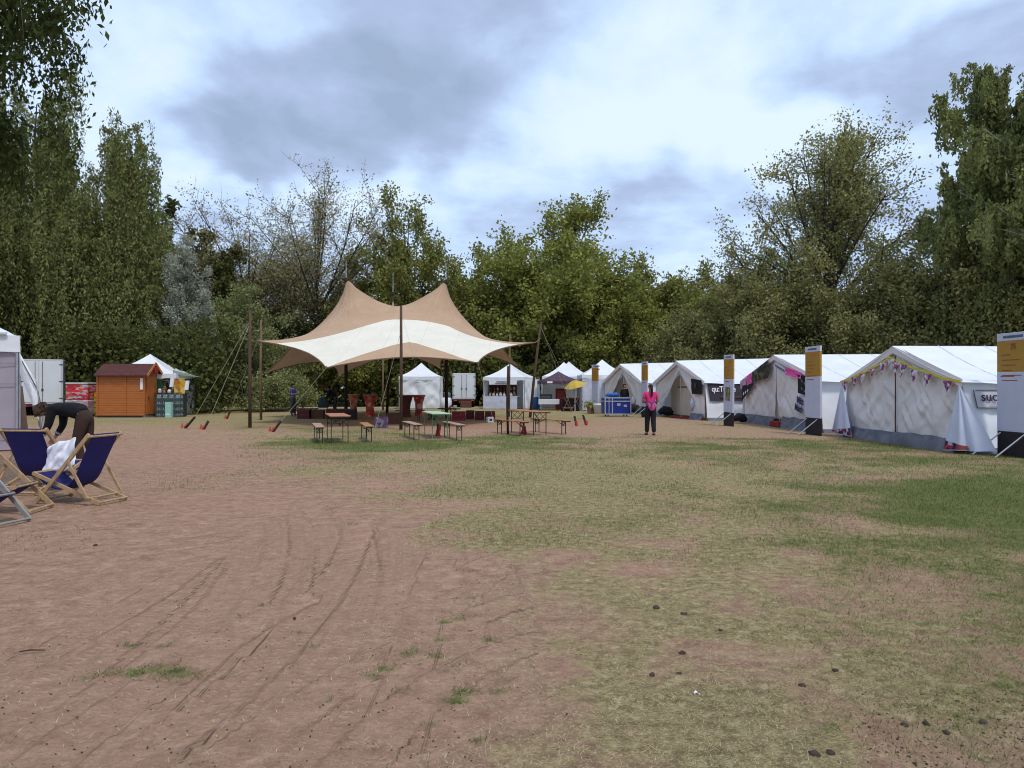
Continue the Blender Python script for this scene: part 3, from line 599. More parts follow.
def make_tree(seed, H, Rd, base, env='round', limbs=16, subs=7, twigs=6, nleaf=30000, lsize=.18, lm=None, bark=None, tr=.22, weep=0.0, ry=1.0, lowlimb=.35, sig=.22, inner=.0, asym=.22, multi=1):
    rs = np.random.RandomState(seed); polys = []; tw = []; E = ENV[env]
    lean = rs.uniform(-.05, .05, 2)*H
    def axis(z): t = np.clip(z/H, 0, 1); return np.array([lean[0]*t*t, lean[1]*t*t, z])
    topz = H*.9
    for mI in range(multi):
        off = rs.uniform(-.35,.35,2) if multi > 1 else np.zeros(2)
        P = np.array([axis(z)+np.array([rs.uniform(-1,1)*.12*(z/H), rs.uniform(-1,1)*.12*(z/H), 0])+np.array([off[0]*(1+z/H*3), off[1]*(1+z/H*3), 0]) for z in np.linspace(-.15, topz, 9)])
        polys.append((P, tr/math.sqrt(multi), tr*.12, 8))
    for i in range(limbs):
        t = (i+.5)/limbs if limbs < 30 else rs.rand(); t = np.clip(t+rs.uniform(-.04,.04), 0.02, .99); a = i*2.39996+rs.uniform(-.4,.4)
        rr = Rd*E(t)*rs.uniform(1-asym, 1+asym*.35)
        zt = base+(H-base)*t
        tip = axis(zt)+np.array([math.cos(a)*rr, math.sin(a)*rr*ry, 0])
        zs = max(base*.6, base*.75+(zt-base)*rs.uniform(lowlimb, lowlimb+.3)); zs = min(zs, topz*.95)
        s0 = axis(zs); mid = (s0+tip)/2; mid[2] += (.12 if env != 'umbrella' else -.02)*np.linalg.norm(tip-s0)
        mid[:2] += rs.uniform(-.08,.08,2)*rr
        P = bez(s0, mid, tip, 7); ll = np.linalg.norm(tip-s0); r0 = tr*np.clip(.25+.3*ll/H, .15, .6)*(1-.55*zs/H)
        polys.append((P, r0, r0*.22, 6))
        for j in range(subs):
            q = rs.uniform(.28, 1.0); k = q*6; i0 = min(int(k), 5); p = P[i0]*(1-(k-i0))+P[i0+1]*(k-i0)
            out = tip-s0; out[2] *= .5; out /= np.linalg.norm(out)+1e-6
            dr = out*.55+rs.normal(size=3)*.55+np.array([0, 0, .25 if weep == 0 else .1]); dr /= np.linalg.norm(dr)
            SL = Rd*rs.uniform(.2, .42); e = p+dr*SL
            m2 = (p+e)/2+rs.normal(size=3)*.06*SL; Q = bez(p, m2, e, 5); r1 = r0*.3
            polys.append((Q, r1, r1*.3, 4))
            for h in range(twigs):
                k2 = rs.uniform(.15, 1)*4; i1 = min(int(k2), 3); g = Q[i1]*(1-(k2-i1))+Q[i1+1]*(k2-i1)
                d2 = dr*.5+rs.normal(size=3)*.7+np.array([0, 0, .15]); d2 /= np.linalg.norm(d2); TL = SL*rs.uniform(.25, .6)
                g2 = g+d2*TL
                if weep > 0:
                    dl = weep*rs.uniform(.35, 1)*(1 if rs.rand() < .8 else 1.4); g2[:] = g+d2*TL*.6
                    zb = max(rs.uniform(.2, 1.4), g2[2]-dl); B2 = np.array([g2[0]+rs.uniform(-.15,.15), g2[1]+rs.uniform(-.15,.15), zb])
                    tw.append((g, g2)); tw.append((g2, B2))
                    if h % 3 == 0: polys.append((np.array([g, g2, (g2+B2)/2]), .010, .004, 3))
                else:
                    tw.append((g, g2))
                    if h % 2 == 0: polys.append((np.array([g, (g+g2)/2+rs.normal(size=3)*.03, g2]), r1*.35, .008, 3))
    A = np.array([a for a, b in tw]); B = np.array([b for a, b in tw]); n = nleaf
    dens = rs.uniform(.2, 1.6, len(A))*np.linalg.norm(B-A, axis=1)**.7; dens /= dens.sum()
    ii = rs.choice(len(A), n, p=dens); t = rs.uniform(0, 1, n)[:,None]
    P = A[ii]*(1-t)+B[ii]*t+rs.normal(size=(n, 3))*(sig if weep == 0 else .075)
    P[:,2] = np.maximum(P[:,2], .25)
    kk = .4 if weep == 0 else .65
    tint = rs.uniform(0, 1, n)*(1-kk)+kk*(rs.rand(len(A))[ii])
    V, Fa = tubes_np(polys)
    wood = np_mesh('trunk', V, Fa, smooth=True); wood.materials.append(bark or M_bark)
    lv = leaf_mesh('crown', P, np.full(n, lsize), rs, tint, 1.5 if weep == 0 else 2.3, lm, 0 if weep == 0 else 1.6)
    return wood, lv
def put_tree(name, meshes, px, d, label, cat='tree', group=None, rz=0.0, s=(1,1,1)):
    r = empty(name, W(px, d), rz); r.scale = s
    link('trunk', meshes[0], None, r); link('crown', meshes[1], None, r)
    tag(r, label, cat, group); return r
PI = math.pi
# left side
b1 = make_tree(101, 15.2, 5.0, 1.6, 'dome', 36, 8, 6, 175000, .062, L_birch, M_bark, .2, weep=4.2, lowlimb=.5, asym=.30)
b2 = make_tree(102, 12.8, 2.7, 1.4, 'birch', 24, 8, 6, 95000, .064, L_birch, M_bark, .16, weep=4.4, lowlimb=.5, asym=.45)
put_tree('birch_tree', b1, 34, 46, 'tallest weeping birch with hanging strands behind the white box trailer', 'tree', 'weeping birches', 0, (1.35,1.35,1.40))
put_tree('birch_tree', b1, -40, 43, 'weeping birch filling the picture corner behind the near pavilion roof', 'tree', 'weeping birches', 3.1, (1.25,1.25,1.36))
put_tree('birch_tree', b2, 124, 45, 'slimmer weeping birch hanging over the orange wooden hut', 'tree', 'weeping birches', 1.0, (1.3,1.3,1.40))
put_tree('birch_tree', b1, 90, 50, 'weeping birch standing between the two taller weeping birches', 'tree', 'weeping birches', 2.2, (1.25,1.25,1.10))
put_tree('birch_tree', b2, -105, 38, 'weeping birch cut by the picture edge behind the near pavilion', 'tree', 'weeping birches', 2.0, (1.6,1.6,1.5))
put_tree('birch_tree', b2, 152, 52, 'low weeping birch beside the silvery willow', 'tree', 'weeping birches', 4.0, (1.2,1.2,.86))
nbm = make_tree(103, 10.5, 3.0, 4.9, 'oval', 24, 11, 9, 68000, .044, L_near, M_bark, .14, weep=.8, lowlimb=.4, asym=.12)
put_tree('near_birch_tree', nbm, -160, 9.6, 'close birch branches with large dark leaves overhanging the deckchairs', 'tree')
dk = make_tree(104, 15, 5.2, 3, 'round', 26, 8, 6, 34000, .24, L_dark, M_bdark, .3, lowlimb=.3)
put_tree('maple_tree', dk, 182, 62, 'very dark dense maple behind the silvery willow', 'tree')
put_tree('maple_tree', dk, 118, 66, 'dark maple hidden behind the weeping birches', 'tree', None, 2, (1,1,.95))
put_tree('maple_tree', dk, 225, 70, 'dark maple filling the gap under the bare locust tree', 'tree', None, 3.4, (1.0,1.0,.82))
sv = make_tree(105, 10.4, 1.75, .8, 'oval', 28, 9, 8, 46000, .07, L_silver, M_bark, .14, lowlimb=.3, sig=.14)
put_tree('silver_willow', sv, 190, 45, 'silvery grey willow with feathery pale leaves', 'tree')
sh = make_tree(106, 7.6, 4.1, .3, 'dome', 30, 9, 8, 62000, .095, L_shrub, M_bark, .12, lowlimb=.1, sig=.22, multi=3)
put_tree('willow_shrub', sh, 245, 48, 'big rounded green willow bush behind the two bare tent poles', 'shrub')
lc = make_tree(107, 17.6, 8.2, 8.6, 'umbrella', 32, 13, 10, 24000, .11, L_sparse, M_bark, .3, lowlimb=.12, sig=.15)
put_tree('locust_tree', lc, 318, 62, 'almost bare spreading locust tree directly behind the canopy peak', 'tree', 'sparse locust trees')
lc2 = make_tree(117, 16.6, 7.6, 8.0, 'umbrella', 28, 12, 10, 19000, .11, L_sparse, M_bark, .28, lowlimb=.12, sig=.15)
put_tree('locust_tree', lc2, 248, 64, 'leaning nearly bare locust tree with flat yellowish top', 'tree', 'sparse locust trees', 1.3)
md = make_tree(108, 16.9, 4.8, 3.0, 'vase', 26, 9, 8, 36000, .155, L_mid, M_bark, .3, lowlimb=.15, sig=.25)
put_tree('ash_tree', md, 408, 62, 'upright half open ash tree behind the twin canopy peaks', 'tree')
put_tree('ash_tree', md, 330, 70, 'mid green tree in the woods behind the locust trees', 'tree', None, 2.0, (1.0,1.0,.62))
bt = make_tree(109, 15.2, 7.0, 2.2, 'dome', 38, 9, 8, 92000, .155, L_bright, M_bark, .34, lowlimb=.15, sig=.26, asym=.28)
put_tree('beech_tree', bt, 552, 65, 'broad fresh green beech tree behind the market stalls', 'tree', None, 0, (1.17,1.17,1.15))
bs_ = make_tree(110, 11.0, 5.0, 1.5, 'round', 26, 9, 7, 46000, .16, L_mid, M_bdark, .24, lowlimb=.2, sig=.28)
for px, d, s, rz, lb in [(480,64,1.05,0,'rounded tree between the ash and the beech'),(655,70,1.12,1,'rounded tree filling the low point of the treeline'),(690,66,1.02,2,'rounded tree behind the yellow topped sign post nearest the flight case'),
                        (372,60,.85,3,'low rounded tree behind the cocktail tables'),(440,70,.95,4,'low rounded tree above the closed white pavilion'),(615,62,.85,5,'low rounded tree beyond the yellow parasol'),
                        (735,58,.95,2.5,'rounded tree under the left part of the sparse maple'),(-10,60,1.3,1.5,'rounded dark tree behind the tallest weeping birch')]:
    put_tree('hornbeam_tree', bs_, px, d, lb, 'tree', 'rounded trees of the wood edge', rz, (s,s,s))
sp = make_tree(111, 17.6, 6.4, 4.2, 'oval', 50, 11, 8, 62000, .12, L_olive, M_bark, .38, lowlimb=.22, sig=.24, asym=.12)
put_tree('sycamore_tree', sp, 826, 50, 'tall see-through sycamore with young leaves above the ridge tents', 'tree')
bo = make_tree(112, 8.6, 4.6, .4, 'dome', 30, 9, 7, 60000, .12, leaf_mat('brown_green_leaves', (.15,.145,.055), (.34,.32,.13)), M_bdark, .2, lowlimb=.1, sig=.26)
for px, d, s, rz, lb in [(760,48,1.0,0,'dense dull green bush behind the pink decorated tent'),(828,46,.9,1,'dense dull green bush under the see-through sycamore'),(895,43,.98,2,'dense dull green bush behind the bunting tent'),
                        (955,40,1.05,3,'dense dull green bush below the tall dark poplar'),(1030,38,1.1,4,'dense dull green bush cut by the picture edge'),(705,52,.85,5,'dense dull green bush above the blackboard banner tent')]:
    put_tree('hazel_bush', bo, px, d, lb, 'shrub', 'dense bushes behind the ridge tents', rz, (s,s,s))
rt = make_tree(113, 18.6, 4.7, 3.0, 'oval', 34, 10, 8, 110000, .10, L_birch, M_bbirch, .24, weep=1.5, lowlimb=.4, sig=.2)
put_tree('poplar_tree', rt, 1006, 38, 'tall dense dark poplar at the edge of the meadow', 'tree')
put_tree('poplar_tree', rt, 1085, 34, 'second tall dense tree beyond the picture edge', 'tree', None, 2)

def foliage_wall(name, label, x0, x1, d0, d1, hf, n, ls, m, seed):
    rs = np.random.RandomState(seed); x = rs.uniform(x0, x1, n); y = rs.uniform(d0, d1, n)
    h = hf*(.55+.9*fbm(x*.22, y*.05, seed, 3)); z = rs.uniform(0, 1, n)**.8*h
    lump = fbm(x*.5+z*.3, z*.6+y*.3, seed+5, 3); keep = lump > .34
    P = np.stack([x, y, z], 1)[keep]; nn = len(P)
    me = leaf_mesh(name, P, np.full(nn, ls), rs, rs.uniform(0,1,nn)*.5+lump[keep]*.7-.1, 1.3, m)
    tag(link(name, me), label, None, None, 'stuff')
foliage_wall('undergrowth', 'dense low bushes along the edge of the wood', -62, 60, 58, 61, 4.2, 60000, .24, L_under, 51)
foliage_wall('undergrowth', 'dark low growth under the weeping birches', -40, -17, 41, 46, 4.5, 26000, .2, L_dark, 54)
foliage_wall('forest', 'dark far wood closing the view behind the first trees', -110, 110, 76, 84, 9.5, 70000, .42, L_dark, 52)
foliage_wall('forest_edge_foliage', 'second belt of dark foliage deep in the wood', -85, 85, 66, 72, 7.0, 70000, .34, L_dark, 53)
ply = MB()
ply.box((-17, 53, 0), (9, 55.2, .01)); o = ply.build('path', mat('pale_sandy_path', (.42,.37,.29), .95, .15, 1.5, .4, 40)); tag(o, 'pale sandy footpath along the wood edge', None, None, 'structure'); o.location = (0,0,.012)

# ================================================================== OBJECTS
def panel(fn, nu, nv, name, m, parent, amp=0.0, seed=0, fr=2.5, nrm=(0,1,0), drapes=0.0, smooth=True):
    """cloth panel: fn(u,v)->Vector; wrinkles displace along nrm"""
    n = Vector(nrm).normalized(); mb = MB()
    def f(u, v):
        p = Vector(fn(u, v)); e = min(1, min(u, 1-u)*8+.25)*min(1, (1-v)*6+.1)
        e *= min(1, v*7+.05)
        w_ = fb1(u*fr*1.1+seed, v*fr*.8+seed*1.3, seed, 2)*.9
        q1 = fb1(u*fr*1.2+seed, v*fr+3, seed+5, 2)
        w_ += .42*(1-abs(fb1((u+v*.55)*fr*2.6+seed+q1*1.5, (u-v)*fr*.45, seed+9, 2))*7)
        w_ += .30*(1-abs(fb1((u-v*.7)*fr*2.2+seed*2+q1, (u+v)*fr*.4+7, seed+19, 2))*7)
        if drapes: w_ += drapes*math.sin(u*22+3*fb1(u*5, v*2, seed+4)*3)*(1-v)**.5
        return p+n*amp*w_*e
    mb.grid(f, nu, nv); return mb.build(name, m, parent, smooth)
def text_obj(name, body, size, m, parent, loc, rot, ext=.002, bold=0.0, sx=1.0):
    c = bpy.data.curves.new('txt', 'FONT'); c.body = body; c.size = size; c.extrude = ext; c.offset = bold; c.resolution_u = 3
    c.align_x = 'LEFT'; c.align_y = 'BOTTOM_BASELINE'
    t = bpy.data.objects.new('txt', c); COL.objects.link(t)
    bpy.context.view_layer.update(); dg = bpy.context.evaluated_depsgraph_get()
    me = bpy.data.meshes.new_from_object(t.evaluated_get(dg)); bpy.data.objects.remove(t)
    me.materials.clear(); o = link(name, me, m, parent, loc, rot); o.scale = (sx, 1, 1); return o

# ------------------------------------------------------------------ the big canopy
cn = empty('stretch_canopy', (-5.2, 36, 0)); O = Vector((-5.2, 36, 0))
tag(cn, 'large tan canopy with white band stretched over timber masts and poles', 'canopy')
cor = [('A',257,341,30.5),('B',326,368,27.6),('D',478,363,27.6),('E',535,342.5,31.5),('F',518,366,38),('G',441,369,44.5),('K',405,352,50),('I',338,376.5,44.5),('J',265,373.5,38)]
CW = {k: W(px, d, py) for k, px, py, d in cor}
order = [c[0] for c in cor]
masts = [W(346,36.6,279), W(446,36.6,281), W(393,44,293)]
pts = []; fixed = {}; bnd = []
for i, k in enumerate(order):
    a = CW[k]; b = CW[order[(i+1) % len(order)]]; n = max(8, int((b-a).to_2d().length/.42))
    for j in range(n):
        p = a.lerp(b, j/n)
        if j == 0: fixed[len(pts)] = a
        bnd.append(len(pts)); pts.append(p.to_2d())
nb_ = len(pts)
for m_ in masts: fixed[len(pts)] = m_; pts.append(m_.to_2d())
def inside(p):
    c = False; P = [CW[k].to_2d() for k in order]; j = len(P)-1
    for i in range(len(P)):
        if (P[i].y > p.y) != (P[j].y > p.y) and p.x < (P[j].x-P[i].x)*(p.y-P[i].y)/(P[j].y-P[i].y)+P[i].x: c = not c
        j = i
    return c
st = .40; r0 = 0; y = 26.0
while y < 52:
    x = -15+(st/2 if r0 % 2 else 0)
    while x < 4:
        p = Vector((x, y))
        if inside(p) and min((p-q).length for q in pts[:nb_]) > .22 and min((p-q.to_2d()).length for q in masts) > .22: pts.append(p)
        x += st
    y += st*.866; r0 += 1
for m_ in masts:       # denser rings round the peaks
    for r, k in ((.12,8),):
        for j in range(k): pts.append(m_.to_2d()+Vector((math.cos(j*2*PI/k), math.sin(j*2*PI/k)))*r)
vo, eo, fo, *_r = delaunay_2d_cdt([Vector(p) for p in pts], [(bnd[i], bnd[(i+1) % nb_]) for i in range(nb_)], [], 1, 1e-5)
N = len(vo); K = np.zeros((N, N)); rhs = np.zeros((N, 3)); bset = set()
for i in range(nb_): a, b = bnd[i], bnd[(i+1) % nb_]; bset.add((min(a,b), max(a,b)))
for a, b in eo:
    q = 15.0 if (min(a,b), max(a,b)) in bset else 1.0
    K[a,a] += q; K[b,b] += q; K[a,b] -= q; K[b,a] -= q
def soft(px, py, d, kz):
    t = W(px, d, py); j = min(range(N), key=lambda i: (Vector(vo[i])-t.to_2d()).length); return j, t, kz
ctrl = [soft(400,306,36.6,3.0), soft(401,322,32,1.3), soft(401,338,29.5,.8), soft(401,348,27.9,3.0)]
Kz = K.copy(); rz_ = np.zeros(N)
for j, t, kz in ctrl: Kz[j,j] += kz; rz_[j] += kz*t.z
PO = ([0,.4,.84,1.5,2.35],[0,.62,1.3,2.0,2.6]); PI_ = ([0,.54,1.14,1.7,2.2,2.7],[0,.42,.80,1.12,1.30,1.38])
for mi, sgn in ((0,-1),(1,1)):
    m_ = masts[mi]
    for i in range(N):
        dx = vo[i][0]-m_.x; dy = vo[i][1]-m_.y; r = math.hypot(dx, dy)
        if 0.02 < r < 2.0 and i not in fixed:
            c_ = (1+dx*sgn/r)/2; dr = np.interp(r, *PO)*(c_*.85+.15)+np.interp(r, *PI_)*(1-c_)*.85
            wz = 2.5*(1-r/2.1); Kz[i,i] += wz; rz_[i] += wz*(m_.z-dr)
    for i in range(N):
        dx = (vo[i][0]-m_.x)*-sgn; dy = abs(vo[i][1]-m_.y)
        if 0 < dx < 2.7 and dy < .35 and i not in fixed: Kz[i,i] += 3; rz_[i] += 3*(m_.z-np.interp(dx, *PI_))
free = [i for i in range(N) if i not in fixed]; fx = list(fixed)
FV = np.array([list(fixed[i]) for i in fx]); S = np.zeros((N, 3)); S[fx] = FV
A_ = K[np.ix_(free, free)]; S[free, :2] = np.linalg.solve(A_, -K[np.ix_(free, fx)] @ FV[:, :2])
S[free, 2] = np.linalg.solve(Kz[np.ix_(free, free)], rz_[free]-Kz[np.ix_(free, fx)] @ FV[:, 2])
# peaks are not needle thin: nothing to do, add the band coordinate from the cut plan
V0 = np.array([list(v) for v in vo]); lo = np.zeros(N); hi = np.zeros(N)
Bx, By = CW['B'].x, CW['B'].y; Dx = CW['D'].x; mx_ = (Bx+Dx)/2
for i in range(N):
    x, y = V0[i]; u = abs(x-mx_)/((Dx-Bx)/2)
    lo[i] = y-(By+(2.7)*max(0, 1-u)) if u < 1 else y-(By-.02)+(u-1)*(-2.2); 
    hi[i] = (By+6.1-2.35*max(0, u-.55)-.1*u)-y
me = bpy.data.meshes.new('canopy'); me.from_pydata([tuple(Vector(S[i])-O) for i in range(N)], [], [tuple(f) for f in fo]); me.update()
me.polygons.foreach_set('use_smooth', [True]*len(me.polygons))
pkd = np.full(N, 99.0); pth = np.zeros(N)
for m_ in masts:
    for i in range(N):
        dx = V0[i][0]-m_.x; dy = V0[i][1]-m_.y; r = math.hypot(dx, dy)
        if r < pkd[i]: pkd[i] = r; pth[i] = math.atan2(dx, -dy)
color_attr(me, 'band', np.stack([lo*.1+.5, hi*.1+.5, lo*0], 1)); color_attr(me, 'peak', np.stack([pkd/10, pth, pth*0], 1))
cm = bpy.data.materials.new('banded_canopy_cloth'); cm.use_nodes = True; nt = cm.node_tree; L = nt.links
b = nt.nodes['Principled BSDF']; b.inputs['Roughness'].default_value = .75; b.inputs['Specular IOR Level'].default_value = .2
at = nd(nt, 'ShaderNodeAttribute'); at.attribute_name = 'band'; sp_ = nd(nt, 'ShaderNodeSeparateColor'); L.new(at.outputs['Color'], sp_.inputs[0])
w1 = mth('MULTIPLY', mth('GREATER_THAN', sp_.outputs[0], .5), mth('GREATER_THAN', sp_.outputs[1], .5))
tc = nd(nt, 'ShaderNodeTexCoord'); nn_ = noise(tc.outputs['Object'], .9, 5, .6); tan = rampc(nn_.outputs['Fac'], [(.3,(.46,.30,.19)),(.7,(.53,.355,.23))])
wht = rampc(nn_.outputs['Fac'], [(.3,(.74,.69,.57)),(.7,(.82,.77,.65))]); cc = mixc(w1, tan, wht); L.new(cc, b.inputs['Base Color'])
wv_ = nd(nt, 'ShaderNodeTexNoise'); wv_.inputs['Scale'].default_value = 2.2; wv_.inputs['Distortion'].default_value = 1.2; L.new(tc.outputs['Object'], wv_.inputs['Vector'])
ap_ = nd(nt, 'ShaderNodeAttribute'); ap_.attribute_name = 'peak'; s4 = nd(nt, 'ShaderNodeSeparateColor'); L.new(ap_.outputs['Color'], s4.inputs[0])
c5 = nd(nt, 'ShaderNodeCombineXYZ'); L.new(mth('MULTIPLY', s4.outputs[1], 5.0), c5.inputs[0]); L.new(mth('MULTIPLY', s4.outputs[0], 2.5), c5.inputs[1])
cr_ = noise(c5.outputs[0], 1.6, 5, .6, .5); fade_ = mth('SUBTRACT', 1.0, sstep(s4.outputs[0], .10, .38))
hgt = mth('ADD', wv_.outputs['Fac'], mth('MULTIPLY', mth('MULTIPLY', cr_.outputs['Fac'], fade_), 3.2))
seam_ = mth('SUBTRACT', 1.0, sstep(mth('ABSOLUTE', mth('SINE', mth('MULTIPLY', nd(nt, 'ShaderNodeSeparateXYZ').outputs[0], 2.2))), .0, .03))
sxx = seam_.node.inputs[1].links[0].from_node
bp = nd(nt, 'ShaderNodeBump'); bp.inputs['Strength'].default_value = .5; bp.inputs['Distance'].default_value = .12; L.new(hgt, bp.inputs['Height'])
for n_ in nt.nodes:
    if n_.type == 'SEPXYZ': L.new(tc.outputs['Object'], n_.inputs[0])
cc = mixc(mth('MULTIPLY', seam_, .30), cc, (.22,.15,.11)); L.new(cc, b.inputs['Base Color']); L.new(bp.outputs[0], b.inputs['Normal'])
tl_ = nd(nt, 'ShaderNodeBsdfTranslucent'); L.new(cc, tl_.inputs[0]); ms = nd(nt, 'ShaderNodeMixShader'); ms.inputs[0].default_value = .12
L.new(b.outputs[0], ms.inputs[1]); L.new(tl_.outputs[0], ms.inputs[2]); L.new(ms.outputs[0], nt.nodes['Material Output'].inputs[0])
cobj = link('cloth', me, cm, cn)
sub = cobj.modifiers.new('s', 'SUBSURF'); sub.levels = 1; sub.render_levels = 1; sub.boundary_smooth = 'PRESERVE_CORNERS'
def rel(p): return Vector(p)-O
hem = MB(); hp_ = [Vector(S[bnd[i]])-O for i in range(nb_)]; hem.tube(hp_+[hp_[0]], .028, 5, False); hem.build('edge_webbing', mat('brown_edge_webbing', (.20,.12,.08), .8), cn)
for i, (bx, mm) in enumerate(zip((346, 446.5, 387), masts)):
    base = W(bx, mm.y)
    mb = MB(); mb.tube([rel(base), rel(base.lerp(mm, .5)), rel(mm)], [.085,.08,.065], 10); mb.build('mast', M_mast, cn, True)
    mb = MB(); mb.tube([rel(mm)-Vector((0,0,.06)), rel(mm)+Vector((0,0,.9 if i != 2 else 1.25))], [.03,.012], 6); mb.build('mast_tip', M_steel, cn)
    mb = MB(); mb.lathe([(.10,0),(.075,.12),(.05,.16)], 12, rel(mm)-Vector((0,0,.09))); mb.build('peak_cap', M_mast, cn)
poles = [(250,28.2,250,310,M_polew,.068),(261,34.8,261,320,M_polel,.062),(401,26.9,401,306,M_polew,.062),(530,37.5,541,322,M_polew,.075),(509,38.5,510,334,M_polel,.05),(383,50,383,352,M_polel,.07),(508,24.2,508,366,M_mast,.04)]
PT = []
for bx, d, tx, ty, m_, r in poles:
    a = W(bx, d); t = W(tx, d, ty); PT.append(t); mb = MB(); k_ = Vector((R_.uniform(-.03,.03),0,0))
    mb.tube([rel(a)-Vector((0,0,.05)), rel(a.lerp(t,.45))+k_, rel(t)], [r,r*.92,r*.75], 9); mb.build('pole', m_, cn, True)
def rope(a, b, m_=M_rope, r=.014, sag=.02):
    r *= .6
    mb = MB(); a = rel(a); b = rel(b); mid = (a+b)/2-Vector((0,0,sag)); mb.tube([a, mid, b], r, 5); mb.build('guy_rope', m_, cn)
def stake(p, q, redband=True):
    mb = MB(); mb.tube([rel(p)-Vector((0,0,.1)), rel(q)], [.05,.045], 8); s_ = mb.build('stake', M_stake, cn)
    if redband:
        mb = MB(); c = Vector(p); 
        for a in range(3): 
            t = c.lerp(Vector(q), .16+.13*a)
            mb.lathe([(.055,-.02),(.06,.02)], 8, rel(t))
        mb.add([rel(c)+Vector(v) for v in ((-.09,-.02,.02),(.03,-.07,.02),(.02,-.05,.20),(-.06,.02,.17))], [(0,1,2,3)]); mb.build('red_tape', M_red, s_)
A,B,Dd,E_,F_,G_,I_,J_ = [CW[k] for k in 'ABDEFGIJ']
stk = [(W(183,27.8),W(195,27.6,417)),(W(202,27.0),W(208.5,27,421)),(W(226,36),W(230.5,36,410.5)),(W(271,25.6),W(281,25.6,421)),(W(577,29.5),W(574.5,29.5,416)),(W(587,30),W(583,30,415)),(W(438,23.6),W(440,23.8,425)),(W(446,50),W(452,50,405))]
for p, q in stk: stake(p, q)
rope(A, PT[0]-Vector((0,0,1.15))); rope(A, PT[1]-Vector((0,0,.9))); rope(J_, PT[1]-Vector((0,0,2)))
rope(PT[0]-Vector((0,0,.5)), stk[1][1]); rope(PT[0]-Vector((0,0,.4)), stk[0][1]); rope(PT[1]-Vector((0,0,.5)), stk[2][1])
rope(B, stk[3][1], M_rope, .010); rope(E_, PT[3]-Vector((0,0,.8))); rope(PT[3]-Vector((0,0,.2)), stk[4][1], M_rope, .005); rope(PT[3]-Vector((0,0,.3)), stk[5][1], M_rope, .005)
mid0 = W(401,28.2,352); rope(mid0, PT[2]-Vector((0,0,.1)), M_ropew, .01); rope(PT[2]-Vector((0,0,.9)), W(374,25.6), M_rope, .009); rope(PT[2]-Vector((0,0,.2)), W(432,30), M_rope, .004)
rope(Dd, W(497,24.5), M_rope, .005); rope(F_, PT[4]-Vector((0,0,1.2))); rope(G_, stk[7][1], M_ropew); rope(I_, W(318,52), M_ropew); rope(CW['K'], PT[5], M_ropew)

